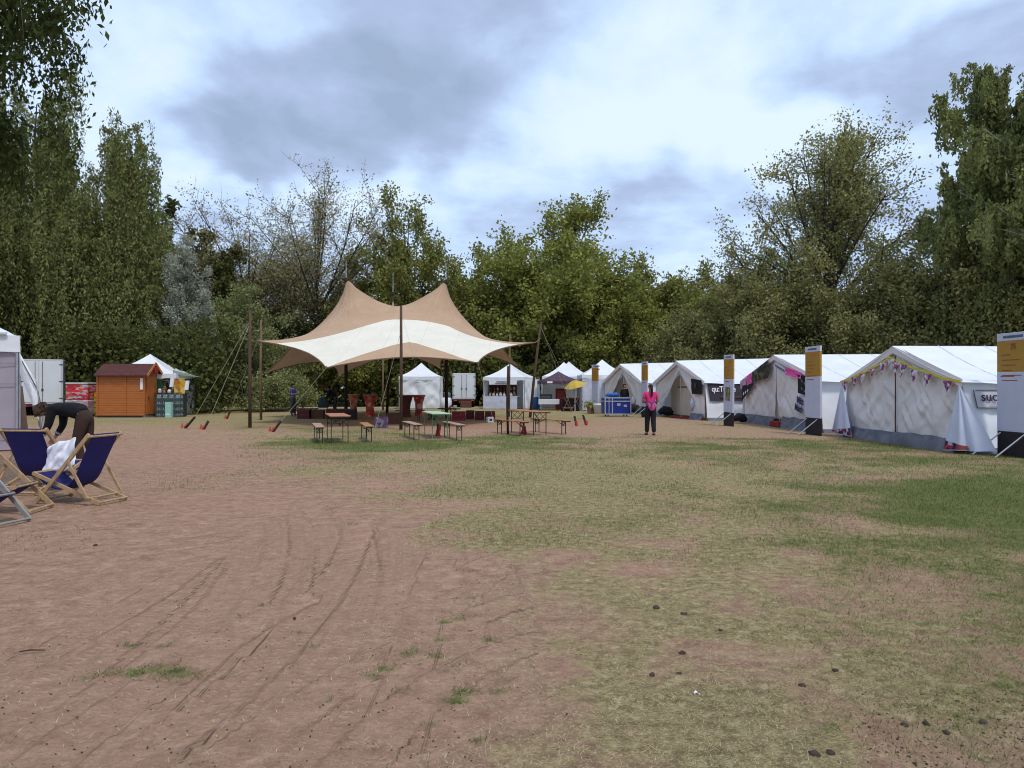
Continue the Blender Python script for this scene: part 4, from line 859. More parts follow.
# ------------------------------------------------------------------ ridge tents
class Ridge:
    """gable plane local frame: s 0..1 from far corner to near corner, z up, t metres inwards"""
    def __init__(s, name, label, pL, pR, he, hp, length, dirn=None, group='white ridge tents'):
        s.pL = Vector((*pL, 0)); s.pR = Vector((*pR, 0)); s.he = he; s.hp = hp; s.len = length
        g = s.pR-s.pL; s.g = g; s.inn = Vector((-g.y, g.x, 0)).normalized()
        if s.inn.x < 0: s.inn = -s.inn
        if dirn: s.inn = Vector((*dirn, 0)).normalized()
        s.c = (s.pL+s.pR)/2; s.r = empty(name, s.c); tag(s.r, label, 'tent', group); s.W = g.length
    def P(s, u, z, t=0.0): return s.pL+s.g*u+Vector((0,0,z))+s.inn*t-s.c
    def top(s, u): return s.he+(s.hp-s.he)*(1-abs(2*u-1))
    def roof(s, over=.12, rise=.12):
        for side in (0, 1):
            u0 = -.03 if side == 0 else 1.03
            def f(u, v):
                uu = u0+(.5-u0)*u; z = s.he-.06+(s.hp-s.he+.08)*u; z -= .13*math.sin(PI*u)*.6; z -= .05*math.sin(PI*v*3)**2*(1-u)
                return s.P(uu, z+rise*v*u, -over+(s.len+over)*v)
            panel(f, 16, 44, 'roof', M_white, s.r, .030, side+3, 4, (0,0,1))
            sm_ = MB()
            for k in range(1, 6):
                sm_.tube([Vector(f(u_/6, k/6.0))+Vector((0,0,.012)) for u_ in range(7)], .008, 4)
            sm_.build('roof_seam', mat('seam_shadow_grey', (.68,.68,.72), .8), s.r)
        mb = MB(); mb.tube([s.P(.5, s.hp-.03, -over+.02), s.P(.5, s.hp+rise-.03, s.len)], .025, 6); mb.build('ridge_pole', M_steel, s.r)
    def sides(s, near=True, skirt=.14, flare=.25):
        for side in (0, 1):
            u0 = float(side); out = (s.g.normalized())*(1 if side else -1)
            def f(u, v): return s.P(u0, skirt*.8+(s.he-skirt*.8)*v, s.len*u)+out*flare*(1-v)
            panel(f, 34, 12, 'side_wall', M_white, s.r, .05, 11+side, 4, out, .2)
            mb = MB(); mb.grid(lambda u, v: s.P(u0, skirt*v, s.len*u)+out*(flare+.07*(1-v)+.05*fb1(u*20, v, 3)), 30, 2); mb.build('mud_flap', M_skirt, s.r)
        mb = MB(); mb.grid(lambda u, v: s.P(u, v*s.top(u), s.len-.02), 8, 8); mb.build('back_wall', M_cream, s.r)
    def gable(s, uL, uR, name, m, seed, zb=.30, off=0.0, amp=.06, cut=None, n=(20,20)):
        """strip of the gable between boundaries uL(z), uR(z)"""
        def f(u, v):
            z = zb+(s.hp-zb)*v
            a = uL(z); b = uR(z)
            if z > s.he:
                k = (z-s.he)/(s.hp-s.he)*.5; a = max(a, k); b = min(b, 1-k)
            if b < a: b = a = (a+b)/2
            return s.P(a+(b-a)*u, z, off)
        return panel(f, n[0], n[1], name, m, s.r, amp, seed, 3.2, -s.inn)
    def skirt(s, uL, uR, h=.32, off=-.02, seed=1):
        mb = MB()
        mb.grid(lambda u, v: s.P(uL+(uR-uL)*u, h*v*(1+.25*fb1(u*6, 0, seed)), off-.16*(1-v)+.10*fb1(u*9, v*3, seed)), 26, 5); mb.build('mud_flap', M_skirt, s.r, True)
    def frame(s):
        for u, h_ in ((.01, s.he), (.99, s.he), (.5, s.hp)): mb = MB(); mb.tube([s.P(u, 0, .12), s.P(u, h_, .12)], .02, 6); mb.build('tent_pole', M_steel, s.r)
    def fascia(s, dz=.0, w_=.20):
        for side in (0, 1):
            def f(u, v):
                uu = u*.5 if side == 0 else 1-u*.5
                return s.P(uu-.028*(1-u)*(1 if side == 0 else -1), s.top(uu)-w_*(1-v)+.015, -.10)
            mb = MB(); mb.grid(f, 12, 2); mb.build('gable_edge', M_canvas, s.r)
    def floor(s, m): mb = MB(); mb.box((-.0,0,0),(1,1,1)); 

TA = Ridge('ridge_tent', 'nearest white ridge tent with a closed gable hung with triangular bunting', (10.56, 23.3), (10.56, 17.35), 1.72, 2.66, 7.5)
TA.roof(rise=-.02); TA.sides(); TA.fascia(); TA.frame()
TA.gable(lambda z: 0.01, lambda z: .497+.004*z, 'gable_wall', M_canvas, 5, .30, .03, .11, n=(54,54)); TA.gable(lambda z: .503, lambda z: .99, 'gable_wall', M_canvas, 9, .30, .02, .11, n=(54,54))
mb = MB(); mb.tube([TA.P(.5,0,-.03), TA.P(.5,1.2,-.03), TA.P(.5,TA.hp-.25,-.03)], [.022,.018,.012], 6); mb.build('seam_strap', M_polew, TA.r)
TA.skirt(.01,.52,.31,-.03,2); TA.skirt(.46,.99,.32,-.05,5)
mb = MB(); mb.box((-.0,0,0),(7.3,5.7,.01)); o = mb.build('floor_sheet', M_skirt, TA.r); o.location = Vector((10.6,17.6,.03))-TA.c
TB = Ridge('ridge_tent', 'white ridge tent decorated with pink cloths and dark banners on its gable', (10.4, 33.2), (10.4, 25.0), 1.80, 2.80, 7.5)
TB.roof(rise=.05); TB.sides(); TB.fascia(); TB.frame()
TB.gable(lambda z: 0.01, lambda z: .49-.02*(1-z/2.8), 'gable_wall', M_canvas, 15, .32, .03, .09, n=(44,44)); TB.gable(lambda z: .50+.05*max(0,1-z/1.2), lambda z: .99, 'gable_wall', M_canvas, 19, .40, .02, .09, n=(44,44))
mb = MB(); mb.grid(lambda u, v: TB.P(.46+.16*u, .3+v*1.0, .12+.05*math.sin(u*9)), 8, 4); mb.build('inner_curtain', M_cream, TB.r)
TB.skirt(.01,.49,.36,-.03,12); TB.skirt(.60,.99,.42,-.05,15)
mb = MB(); mb.box((0,0,0),(.5,1.0,.22), None, .03); o = mb.build('doormat_roll', M_carpet, TB.r); o.location = TB.P(.50,0,-.25)+Vector((0,-.9,0))
TC = Ridge('ridge_tent', 'white ridge tent with a tied back door, red carpet and dark lettered banner', (7.9, 40.6), (8.92, 34.2), 1.80, 2.86, 7.0, (1,.02))
TD = Ridge('ridge_tent', 'farthest white ridge tent with its door flaps open behind the blue case', (6.0, 48.2), (7.45, 42.6), 1.85, 2.95, 7.0, (1,.02))
for T, sd_, w0 in ((TC, 31, .27), (TD, 41, .30)):
    T.roof(rise=.18); T.sides(); T.fascia(); T.frame(); zt = T.hp-.42
    def opn(z, T=T, zt=zt, w0=w0): 
        k = max(0, min(1, (zt-z)/(zt-.95))); return w0*k**1.05 if z > .95 else w0*(1-.12*(1-z/.95))
    T.gable(lambda z: 0.01, lambda z: .50-opn(z), 'door_flap', M_canvas, sd_, .12, .03, .09)
    T.gable(lambda z: .50+opn(z)*1.05, lambda z: .99, 'door_flap', M_canvas, sd_+3, .12, .02, .09)
    mb = MB(); mb.grid(lambda u, v: T.P(.12+.76*u, v*(min(T.hp-.7, T.top(.12+.76*u)-.22)-.1)+.1, .55+.05*math.sin(u*14)), 14, 8); mb.build('inner_wall', M_cream, T.r)
    mb = MB(); mb.box((-1.1,-.25,0.02),(1.1,.9,.05)); o = mb.build('carpet', M_carpet, T.r); o.rotation_euler = (0,0,math.atan2(T.g.y,T.g.x)); o.location = T.P(.5,0,-.1)
    T.skirt(.01,.5-w0,.22,-.03,sd_); T.skirt(.5+w0,.99,.30,-.05,sd_+1)
    for k_, u_ in ((0,.5-w0*1.0),(1,.5+w0*1.05)):     # gathered flap ends
        mb = MB(); mb.tube([T.P(u_,1.0,-.03),T.P(u_+(.03 if k_ else -.02),.75,-.09),T.P(u_,.42,-.06)],[.05,.13,.05],8); mb.build('flap_tie', M_lilac, T.r, True)
mb = MB()
for v_ in (0,1): pass
mb.tube([TC.P(.30,1.55,.5),TC.P(.70,1.55,.5)],.035,6); mb.build('cross_pole', M_polel, TC.r)

# banners, bunting and cloth hung on the tents
def hang(name, label, cat, T, u0, z0, u1, z1, h0, h1, m_, off=-.09, seed=1, group=None, skew=0.0, amp=.03, parent=None):
    """cloth hung from (u0,z0)-(u1,z1), lengths h0,h1"""
    o = MB()
    def f(u, v):
        a = T.P(u0+(u1-u0)*u+skew*(1-v), z0+(z1-z0)*u-(h0+(h1-h0)*u)*(1-v), off)
        return a-T.inn*amp*2*fb1(u*4+seed, v*3, seed)
    o.grid(f, 12, 8); e = empty(name, T.c) if parent is None else parent
    ob = o.build('cloth', m_, e, True)
    if parent is None: tag(e, label, cat, group)
    return e
be = empty('bunting', TA.c); tag(be, 'yellow edged bunting of printed triangles along the nearest gable', 'bunting')
pts_ = [(-.03,TA.he+.02),(.15,1.94),(.33,2.16),(.49,2.42),(.60,2.24),(.78,1.98),(1.03,TA.he-.02)]
def bl_(t):
    x = t*(len(pts_)-1); i = min(int(x), len(pts_)-2); f = x-i; a, b = pts_[i], pts_[i+1]; return a[0]+(b[0]-a[0])*f, a[1]+(b[1]-a[1])*f-.03*math.sin(PI*f)
mb = MB(); mb.grid(lambda u, v: TA.P(bl_(u)[0], bl_(u)[1]-.06*(1-v)+.03*fb1(u*30,0,2), -.15+.02*math.sin(u*60)), 60, 1); mb.build('tape', M_yelf, be)
for i, u in enumerate([.06,.155,.24,.325,.44,.52,.60,.68,.76,.85,.945]):
    cx, cz = bl_(u); cz -= .06; w_ = .20/TA.W; h = .36 if i not in (3,) else .26
    mb = MB(); a = [TA.P(cx-w_, cz, -.17), TA.P(cx+w_, cz-.02, -.17), TA.P(cx+R_.uniform(-.01,.01), cz-h, -.17-R_.uniform(0,.06))]
    mid = (a[0]+a[1]+a[2])/3-TA.inn*.03; mb.add(a+[mid], [(0,1,3),(1,2,3),(2,0,3)]); mb.build('flag', M_flagp, be)
for k_, (name, lab, top_, q1, q2) in enumerate([('corner_drape','white cloth falling to the grass from the near corner of the bunting tent', TA.P(1.02,1.62,-.15), (943,452,17.6,0), (977,447,16.95,.45)),
                                ('corner_drape','white cloth falling to the ground from the far corner of the bunting tent', TA.P(-.02,1.70,-.12), (852,439,22.4,0), (832,437,24.0,.2))]):
    e = empty(name, TA.c); tag(e, lab, 'cloth', 'white drapes at the bunting tent corners')
    a = top_; b_ = W(q1[0], q1[2])+Vector((0,0,.05))-TA.c; c_ = W(q2[0], q2[2])+Vector((0,0,.1))-TA.c
    def f(u, v, a=a, b_=b_, c_=c_):
        base = b_.lerp(c_, u); p = base.lerp(a, v**.95); out = Vector((-.75,-.65,0)); return p+out*(.16*math.sin(u*PI)*(1-v)+.05*math.sin(u*13)*(1-v))
    mb = MB(); mb.grid(f, 22, 14); ob = mb.build('cloth', M_lilac, e, True)
    def fh(u, v): 
        p = Vector(f(u, .012+v*.13*(1-u*.85))); return p+Vector((-.014,-.012,0))
    mb = MB(); mb.grid(fh, 22, 3); mb.build('printed_hem', M_hem, e, True)
    def f2(u, v): 
        p = Vector(f(u, v)); return p+Vector((.16,-.10,0))*(1-v)+Vector((.10,-.2,0))*u*(1-v)
    if k_ == 0: mb = MB(); mb.grid(f2, 16, 10); mb.build('second_layer', M_lilac, e, True)
# SUC sign on near side wall of TA
sg = empty('name_banner', (0,0,0)); tag(sg, 'white banner lettered suc with a dark border on the nearest tent side', 'banner')
ysd = TA.pR.y; 
def on_side(T, x, z, off): 
    k = max(0, min(1, (z-.11)/(T.he-.11))); return Vector((x, T.pR.y-.25*(1-k)-off, z))
bx0 = 10.80; bx1 = 12.3
mb = MB(); mb.grid(lambda u, v: on_side(TA, bx0+.05*v*-1+(bx1-bx0)*u, 1.07+.41*v, .06), 4, 2); mb.build('cloth', mat('pale_banner_cloth', (.52,.50,.55), .8, .05, 6), sg)
mb = MB()
for q in ((0,0),(0,1)):
    mb.beam(on_side(TA,bx0,1.07+.41*q[1],.075), on_side(TA,bx1,1.07+.41*q[1],.075), .022, .01)
mb.beam(on_side(TA,bx0,1.07,.075), on_side(TA,bx0-.05,1.48,.075), .022, .01); mb.build('border', mat('dark_grey_border', (.10,.10,.12), .8), sg)
text_obj('lettering', 'suc', .30, M_ink, sg, on_side(TA, bx0+.10, 1.23, .095), (math.radians(80),0,0), .003, .004, .95)
mb = MB(); mb.beam(on_side(TA,bx0+.30,1.155,.095), on_side(TA,bx0+.75,1.16,.095), .012, .008); mb.build('small_print', M_ink, sg)
# TB decorations
hang('photo_banner','dark banner with an olive picture below the gable peak','banner',TB,.20,2.17,.44,2.64,.42,.72,M_photo,-.16,4)
hang('pink_cloth','bright pink cloth square between dark banners','cloth',TB,.115,2.02,.20,2.18,.42,.42,M_plas,-.17,7)
hang('pink_cloth','crumpled bright pink cloth bunch under the rafter beside white lettering','cloth',TB,.68,2.30,.86,2.06,.30,.22,M_plas,-.17,8,None,0,.08)
hang('faded_cloth','faded pink cloth at the far corner of the decorated gable','cloth',TB,.0,1.80,.09,1.98,.36,.36,M_palepink,-.15,9)
e = hang('triangle_banner','black pennant with white lettering hanging at an angle','banner',TB,.03,1.60,.22,1.72,.66,.10,M_black,-.16,10)
for q in range(3): 
    mb = MB(); mb.beam(TB.P(.06+q*.035,1.20+q*.07,-.185), TB.P(.075+q*.035,1.30+q*.07,-.185), .08, .01, TB.inn); mb.build('print_mark', M_logo, e)
e = hang('lettered_pennant','pale pennant with blue grey lettering below the gable peak','banner',TB,.53,2.52,.68,2.22,.20,.16,M_sgn,-.16,11)
for q in range(6):
    mb = MB(); u_ = .545+q*.021; z_ = 2.42-q*.042; mb.beam(TB.P(u_,z_,-.185), TB.P(u_+.014,z_-.10,-.185), .03, .01, TB.inn); mb.build('letter', M_ink, e)
e = hang('dark_banner','black square banner with faint markings beside the sign post','banner',TB,.815,2.02,.985,1.86,.68,.66,M_black,-.16,12)
for q in range(5):
    mb = MB(); mb.beam(TB.P(.86+.03*(q%3),1.80-q*.09,-.185), TB.P(.875+.03*(q%3),1.72-q*.09,-.185), .05, .01, TB.inn); mb.build('print_mark', mat('dull_print', (.16,.15,.15), .8), e)
e = hang('lettered_cloth','white cloth with dark words Mitt Mach below the black banner','banner',TB,.79,1.24,.985,1.10,.62,.55,M_lilac,-.14,13,None,-.02)
gy_ = math.atan2(TB.g.y, TB.g.x)
for body, u_, z_ in (('Mitt', .815, 1.0), ('Mach', .79, .74)):
    text_obj('lettering', body, .34, M_ink, e, TB.P(u_, z_, -.20), (math.radians(90), math.radians(9), gy_), .003, .012)
# TC: dark square flag and banner on the near side wall
e = hang('square_flag','small black flag with a pale emblem on the open tent gable','flag',TC,.80,1.96,.985,1.86,.74,.66,M_black,-.14,14,None,.02)
mb = MB(); mb.lathe([(.001,0),(.09,.01),(.07,.02)], 12); o = mb.build('emblem', mat('pale_emblem', (.3,.2,.2), .8, .4, 20), e); o.rotation_euler = (0, math.radians(-90), math.radians(-10)); o.location = TC.P(.90,1.62,-.19); o.scale = (1.6,.8,1)
e = empty('long_banner'); tag(e, 'long dark banner with white lettering along the tent side wall', 'banner')
bx0 = 9.10; bx1 = 13.0
mb = MB(); mb.grid(lambda u, v: on_side(TC, bx0-.10*v+(bx1-bx0)*u, .91+.80*v, .07+.02*math.sin(u*25)), 30, 4); mb.build('cloth', mat('charcoal_banner', (.045,.035,.05), .75, .1, 6), e, True)
text_obj('lettering', 'qu:Taude', .36, M_logo, e, on_side(TC, bx0+.08, 1.34, .12), (math.radians(81),0,0), .004, .008, .82)
mb = MB(); mb.box((0,0,0),(1.7,.01,.12)); o = mb.build('small_print', mat('dim_print', (.09,.07,.055), .8), e); o.location = on_side(TC, bx0+.5, 1.04, .11)

# ------------------------------------------------------------------ information steles
def stele(x, y, lab, dirn=(.12,-.99), w_=1.0, h=2.83, sign75=False, poster=False, lean=0.0):
    r = empty('info_stele', (x, y, 0), math.atan2(dirn[1], dirn[0])); tag(r, lab, 'sign', 'tall ochre and white information steles')
    r.rotation_euler[1] = lean
    # local: +x along the face width (towards viewer), -y... face normal is -x world => local -y
    mb = MB(); mb.box((0,-.03,0),(w_,.03,.55), None, .006); mb.build('base_panel', M_base, r)
    mb = MB(); mb.box((0,-.035,.553),(w_,.035,1.88), None, .006); mb.build('white_panel', M_sgn, r)
    mb = MB(); mb.box((0,-.033,1.883),(w_,.033,h-.18), None, .006); mb.build('ochre_panel', M_yel, r)
    mb = MB(); mb.box((0,-.035,h-.177),(w_,.035,h), None, .006); mb.build('header_panel', M_sgn, r)
    mb = MB(); mb.box((.20,-.04,h-.115),(.80,-.0352,h-.06)); mb.build('header_print', mat('blue_grey_print', (.10,.11,.17), .7, .4, 40), r)
    mb = MB()
    for k in range(6):
        z = h-.50-k*.115; mb.box((.16,-.0375,z),(.42+.42*((k*37)%10)/10,-.0335,z+.018))
    mb.box((.12,-.0395,1.78),(.55,-.0355,1.80)); mb.build('small_print', M_inkr, r)
    if sign75: text_obj('lettering', '75', .17, M_inkr, r, (.42,-.037,h-.365), (math.radians(90),0,0), .002, .006); 
    else:
        mb = MB(); mb.box((.45,-.0375,h-.30),(.78,-.0335,h-.24)); mb.build('heading_print', mat('orange_red_print', (.5,.13,.01), .7), r)
    if poster:
        mb = MB(); mb.box((.22,-.045,1.02),(.74,-.036,1.55)); mb.build('poster', mottled('olive_poster_print', [(.16,.15,.07),(.22,.21,.12),(.28,.27,.16),(.12,.10,.05)], 8, .6), r)
    for k in (.12, .85):
        mb = MB(); mb.tube([(k,-.04,.52),(k-.12,-.62,.01)], .018, 6); mb.build('strut', M_steel, r)
    return r
stele(11.12, 16.92, 'tall ochre and white sign post numbered 75 at the picture edge', (.06,-1), 1.05, 2.76, True)
stele(9.70, 24.4, 'ochre and white sign post before the pink decorated tent', (.06,-.998), 1.02, 2.86)
stele(8.60, 30.0, 'ochre and white sign post carrying a small olive poster', (.07,-.997), 1.0, 2.84, False, True, math.radians(1.2))
stele(6.72, 38.3, 'ochre and white sign post behind the woman in pink', (.12,-.99), .95, 2.85, False, False, math.radians(.8))
stele(4.72, 43.6, 'slim ochre and white sign post left of the blue flight case', (.5,-.86), .6, 2.85)

# ------------------------------------------------------------------ pop-up pavilions
def popup(name, label, cx, cy, rz, w_=3.0, dp=3.0, he=2.15, hp=3.2, walls=(), val=.24, wm=None, cm_=None, group='white pop up pavilions', wamp=.05, extra=None):
    r = empty(name, (cx, cy, 0), rz); tag(r, label, 'pavilion', group); cm_ = cm_ or M_white; wm = wm or M_white
    a, b = w_/2, dp/2; C = [(-a,-b),(a,-b),(a,b),(-a,b)]
    mb = MB(); n = 10
    for i in range(4):
        p = Vector((*C[i], he)); q = Vector((*C[(i+1)%4], he)); t = Vector((0,0,hp))
        def f(u, v):
            base = p.lerp(q, u); base.z -= .03*math.sin(PI*u); o = base.lerp(t, v); o.z -= (.16*math.sin(PI*v)*(1-.25*abs(2*u-1)))*(hp-he)/1.0; return o
        k0 = len(mb.v); mb.grid(f, n, 8)
    mb.build('canopy', cm_, r, True)
    mb = MB()
    for i in range(4):
        p = Vector((*C[i], he)); q = Vector((*C[(i+1)%4], he))
        mb.grid(lambda u, v: p.lerp(q, u)*1.004+Vector((0,0,-.03*math.sin(PI*u)-val*(1-v)+.012*math.sin(u*30)*(1-v))), 24, 2)
    mb.build('valance', cm_, r, True)
    for x, y in C:
        mb = MB(); mb.box((x*.985-.02,y*.985-.02,0),(x*.985+.02,y*.985+.02,he)); mb.box((x*.985-.06,y*.985-.06,0),(x*.985+.06,y*.985+.06,.012)); mb.build('leg', M_steel, r)
    mb = MB()
    for i in range(4):
        p = Vector((*C[i], he-.12))*.985; q = Vector((*C[(i+1)%4], he-.12))*.985
        for k in range(2):
            s0 = p.lerp(q, k*.5); s1 = p.lerp(q, k*.5+.5); mb.beam(s0, s1-Vector((0,0,.28)), .025, .012); mb.beam(s0-Vector((0,0,.28)), s1, .025, .012)
    mb.build('scissor_frame', M_steel, r)
    for wl in walls:
        side, u0, u1 = wl[0], wl[1], wl[2]; z0 = wl[3] if len(wl) > 3 else .04
        i = {'front':0,'right':1,'back':2,'left':3}[side]; p = Vector((*C[i], 0)); q = Vector((*C[(i+1)%4], 0)); nrm = Vector((q-p)).cross(Vector((0,0,1)))
        if side == 'back': pass
        panel(lambda u, v: (p.lerp(q, u0+(u1-u0)*u))*.99+Vector((0,0,z0+(he-.1-z0)*v)), 24, 16, 'side_panel', wm, r, wamp, hash(side) % 7+int(abs(cx)*3), 2.2, nrm, .25)
    return r
H_ = popup('pavilion', 'small white pavilion with all its sides closed', -6.55, 53.5, .03, 2.9, 2.9, 2.3, 3.3, [('front',0,1),('left',0,1),('right',0,1),('back',0,1)], wamp=.12)
G2 = popup('pavilion', 'white market pavilion with a counter of goods and a drawn side curtain', -.15, 53.6, -.30, 3.1, 2.9, 2.25, 3.25, [('back',0,1),('left',0,1),('right',0,1)])
F1 = popup('pavilion', 'white pavilion behind the plum coloured marquee and yellow parasol', 3.75, 53.5, -.05, 3.1, 3.0, 2.3, 3.35, [('back',0,1),('left',0,1)])
F2 = popup('pavilion', 'second white pavilion whose peak overlaps its neighbour', 4.35, 56.6, .0, 3.4, 3.0, 2.3, 3.5, [('back',0,1),('right',0,1)])
E2 = popup('pavilion', 'white pavilion with lilac tinted walls beside the farthest ridge tent', 6.05, 49.7, .02, 3.05, 3.0, 2.35, 3.4, [('front',0,1),('left',0,1),('back',0,1),('right',0,1)], wm=M_lilac)
K2 = popup('pavilion', 'white peaked pavilion rising behind the orange wooden hut', -19.75, 40.4, .12, 3.7, 3.2, 2.25, 3.35, [('back',0,1)])
mb = MB(); a = Vector((1.7,-1.6,2.2)); mb.add([a, a+Vector((0,3.2,0)), a+Vector((.95,1.8,-.12)), a+Vector((.0,0,.25))], [(0,2,1),(0,3,2)]); mb.build('awning_flap', mat('pale_green_flap', (.35,.45,.36), .8, trans=.3), K2)
# plum marquee with white print
pm = popup('marquee', 'plum coloured pop up marquee with white printed marks', 3.15, 50.2, .08, 2.6, 2.4, 1.98, 2.62, [], .22, cm_=M_plum, group=None)
for px in (-.75, .85):
    mb = MB(); mb.grid(lambda u, v: (px+(u-.5)*.36, -1.222, 1.80+.13*v), 4, 2); mb.build('print_mark', M_logo, pm)
def sidewall(label): pass
cp = empty('side_curtain', (1.30, 51.7, 0), -.30); tag(cp, 'white curtain hanging at the counter pavilion corner', 'curtain')
panel(lambda u, v: Vector((-.55+u*1.15+.2*(1-v)*u, 0, .04+2.05*v)), 20, 14, 'cloth', M_white, cp, .08, 3, 2.5, (0,-1,0), .5)

# ------------------------------------------------------------------ near left pavilion
LR = math.radians(37); Lc = W(17,18)
LP_ = empty('pavilion', Lc, LR); tag(LP_, 'big white roofed pavilion with mauve grey walls and a tied out flap', 'pavilion', 'white pop up pavilions')
LRi = Matrix.Rotation(-LR, 3, 'Z')
def Lw(px, d, py=None): return LRi @ (W(px, d, py)-Lc)
mb = MB(); mb.tube([(0,0,0),(0,0,2.6)], .035, 8); mb.build('leg', M_steel, LP_)
mb = MB(); mb.tube([(.06,-.02,0),(.06,-.02,2.55)], .018, 6); mb.build('flap_pole', M_steel, LP_)
for p_ in ((-3,0),(0,3),(-3,3)): mb = MB(); mb.tube([(p_[0],p_[1],0),(p_[0],p_[1],2.6)], .035, 8); mb.build('leg', M_steel, LP_)
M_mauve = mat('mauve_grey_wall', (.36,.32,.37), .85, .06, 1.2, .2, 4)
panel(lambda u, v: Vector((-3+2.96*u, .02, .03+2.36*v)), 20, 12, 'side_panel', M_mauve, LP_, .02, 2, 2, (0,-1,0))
mb = MB()
for z in (.32, 1.62, 2.12): mb.box((-3,-.03,z),(0,-.02,z+.012))
mb.build('wall_seam', mat('seam_grey', (.22,.19,.23), .8), LP_)
panel(lambda u, v: Vector((-3+3.06*u, -.05+.03*v, 2.40+.40*v)), 30, 4, 'valance', M_white, LP_, .02, 4, 3, (0,-1,0))
panel(lambda u, v: Vector((.05, -.05+3.1*u, 2.40+.40*v)), 16, 4, 'valance', M_white, LP_, .02, 8, 3, (1,0,0))
panel(lambda u, v: Vector((-3+3.06*u, -.02+3.1*v, 2.80+.55*math.sin(PI*v)*math.sin(PI*u)**.7)), 16, 14, 'canopy', M_white, LP_, .015, 5, 2, (0,0,1))
mb = MB(); mb.box((-.55,-.12,2.80),(-.2,.1,2.90), None, .03); mb.build('roof_bundle', M_white, LP_)
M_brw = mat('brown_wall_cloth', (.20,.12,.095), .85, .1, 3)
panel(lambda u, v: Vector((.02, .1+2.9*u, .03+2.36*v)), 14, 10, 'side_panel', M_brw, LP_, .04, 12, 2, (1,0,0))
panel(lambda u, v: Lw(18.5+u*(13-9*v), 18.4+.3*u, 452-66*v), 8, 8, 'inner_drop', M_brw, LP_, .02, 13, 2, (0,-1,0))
def flap(u, v):
    t_ = Lw(19,18,352); t3 = Lw(20,18,374); e1 = Lw(36,17.9,381); e2 = Lw(39,17.8,421)
    a = t_.lerp(e1, u); b2 = t3.lerp(e2, u**.8); p = b2.lerp(a, v); p.y -= .10*math.sin(u*PI)*math.sin(v*PI); return p
panel(flap, 22, 16, 'flap', M_white, LP_, .03, 21, 2.5, (-.2,-1,0), .2)
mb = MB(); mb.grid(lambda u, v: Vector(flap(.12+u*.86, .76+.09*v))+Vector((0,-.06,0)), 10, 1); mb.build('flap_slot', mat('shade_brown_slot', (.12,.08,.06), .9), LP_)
mb = MB(); mb.tube([Lw(36,17.9,381), Lw(46,18.3)], .010, 5); mb.build('guy_rope', M_ropew, LP_)
panel(lambda u, v: Lw(38+u*5, 18.6, 424-34*v*(1-u*.3)+u*10), 8, 8, 'loose_end', mat('shade_grey_cloth', (.22,.2,.22), .9), LP_, .05, 3, 3, (0,-1,0))

# ------------------------------------------------------------------ trucks
def box_truck(label, c, rz, w_, h0, h1, ln, door_off, m_, big=True):
    r = empty('box_trailer', c, rz); tag(r, label, 'trailer')
    mb = MB(); mb.box((-w_/2,0,h0),(w_/2,ln,h1), None, .03); mb.build('body', m_, r)
    mb = MB()
    for x in (-w_/2+.02, w_/2-.02): mb.box((x-.035,-.02,h0+.01),(x+.035,-.002,h1-.01))
    mb.box((-w_/2+.06,-.02,h1-.09),(w_/2-.06,-.003,h1-.02)); mb.box((-w_/2+.06,-.02,h0+.02),(w_/2-.06,-.003,h0+.09)); mb.build('door_frame', M_truckl, r)
    for s_, (xa, xb) in enumerate(((-w_/2+.07, door_off-.008), (door_off+.008, w_/2-.07))):
        mb = MB(); mb.box((xa,-.035,h0+.1),(xb,-.004,h1-.1), None, .008); dr = mb.build('door', M_truck, r)
        mb = MB(); hx = xb-.16 if s_ == 0 else xa+.16
        mb.tube([(hx,-.055,h0+.12),(hx,-.055,h1-.12)], .012, 5); mb.box((hx-.05,-.08,h0+.75),(hx+.05,-.04,h0+.83)); mb.tube([(hx,-.07,h0+.8),(hx,-.07,h0+1.15)], .014, 5); mb.build('lock_bar', M_dsteel, dr)
        mb = MB()
        for k in range(3): z = h0+.3+k*(h1-h0-.6)/2; xh = xa if s_ == 0 else xb; mb.box((xh-.09,-.05,z),(xh+.09,-.036,z+.04))
        mb.build('hinge', M_dsteel, dr)
    mb = MB(); mb.box((-w_/2+.05,-.02,h0-.14),(w_/2-.05,ln,h0-.004)); mb.build('chassis', M_darkred, r)
    for x in (-w_/2+.12, w_/2-.12):
        for y in (ln*.3, ln*.75):
            mb = MB(); prof = [(.12,-.12),(.36,-.12),(.42,-.08),(.42,.08),(.36,.12),(.12,.12)]; mb.lathe(prof, 18); o = mb.build('wheel', M_rubber, r, True); o.rotation_euler = (0,PI/2,0); o.location = (x,y,.42)
    mb = MB()
    for x in (-w_/2+.2, w_/2-.2): mb.box((x-.1,-.03,h0-.12),(x+.1,-.0201,h0-.05))
    mb.build('tail_lamp', M_red, r)
    return r
box_truck('white box trailer with barred double doors beside the near pavilion', (W(41.5,40).x,40,0), .45, 1.95, .62, 3.05, 4.5, -.12, M_truckl)
box_truck('white box trailer behind the canopy between two pavilions', (W(464,56).x,56,0), .09, 1.7, .62, 2.6, 4.0, 0.0, M_truck)

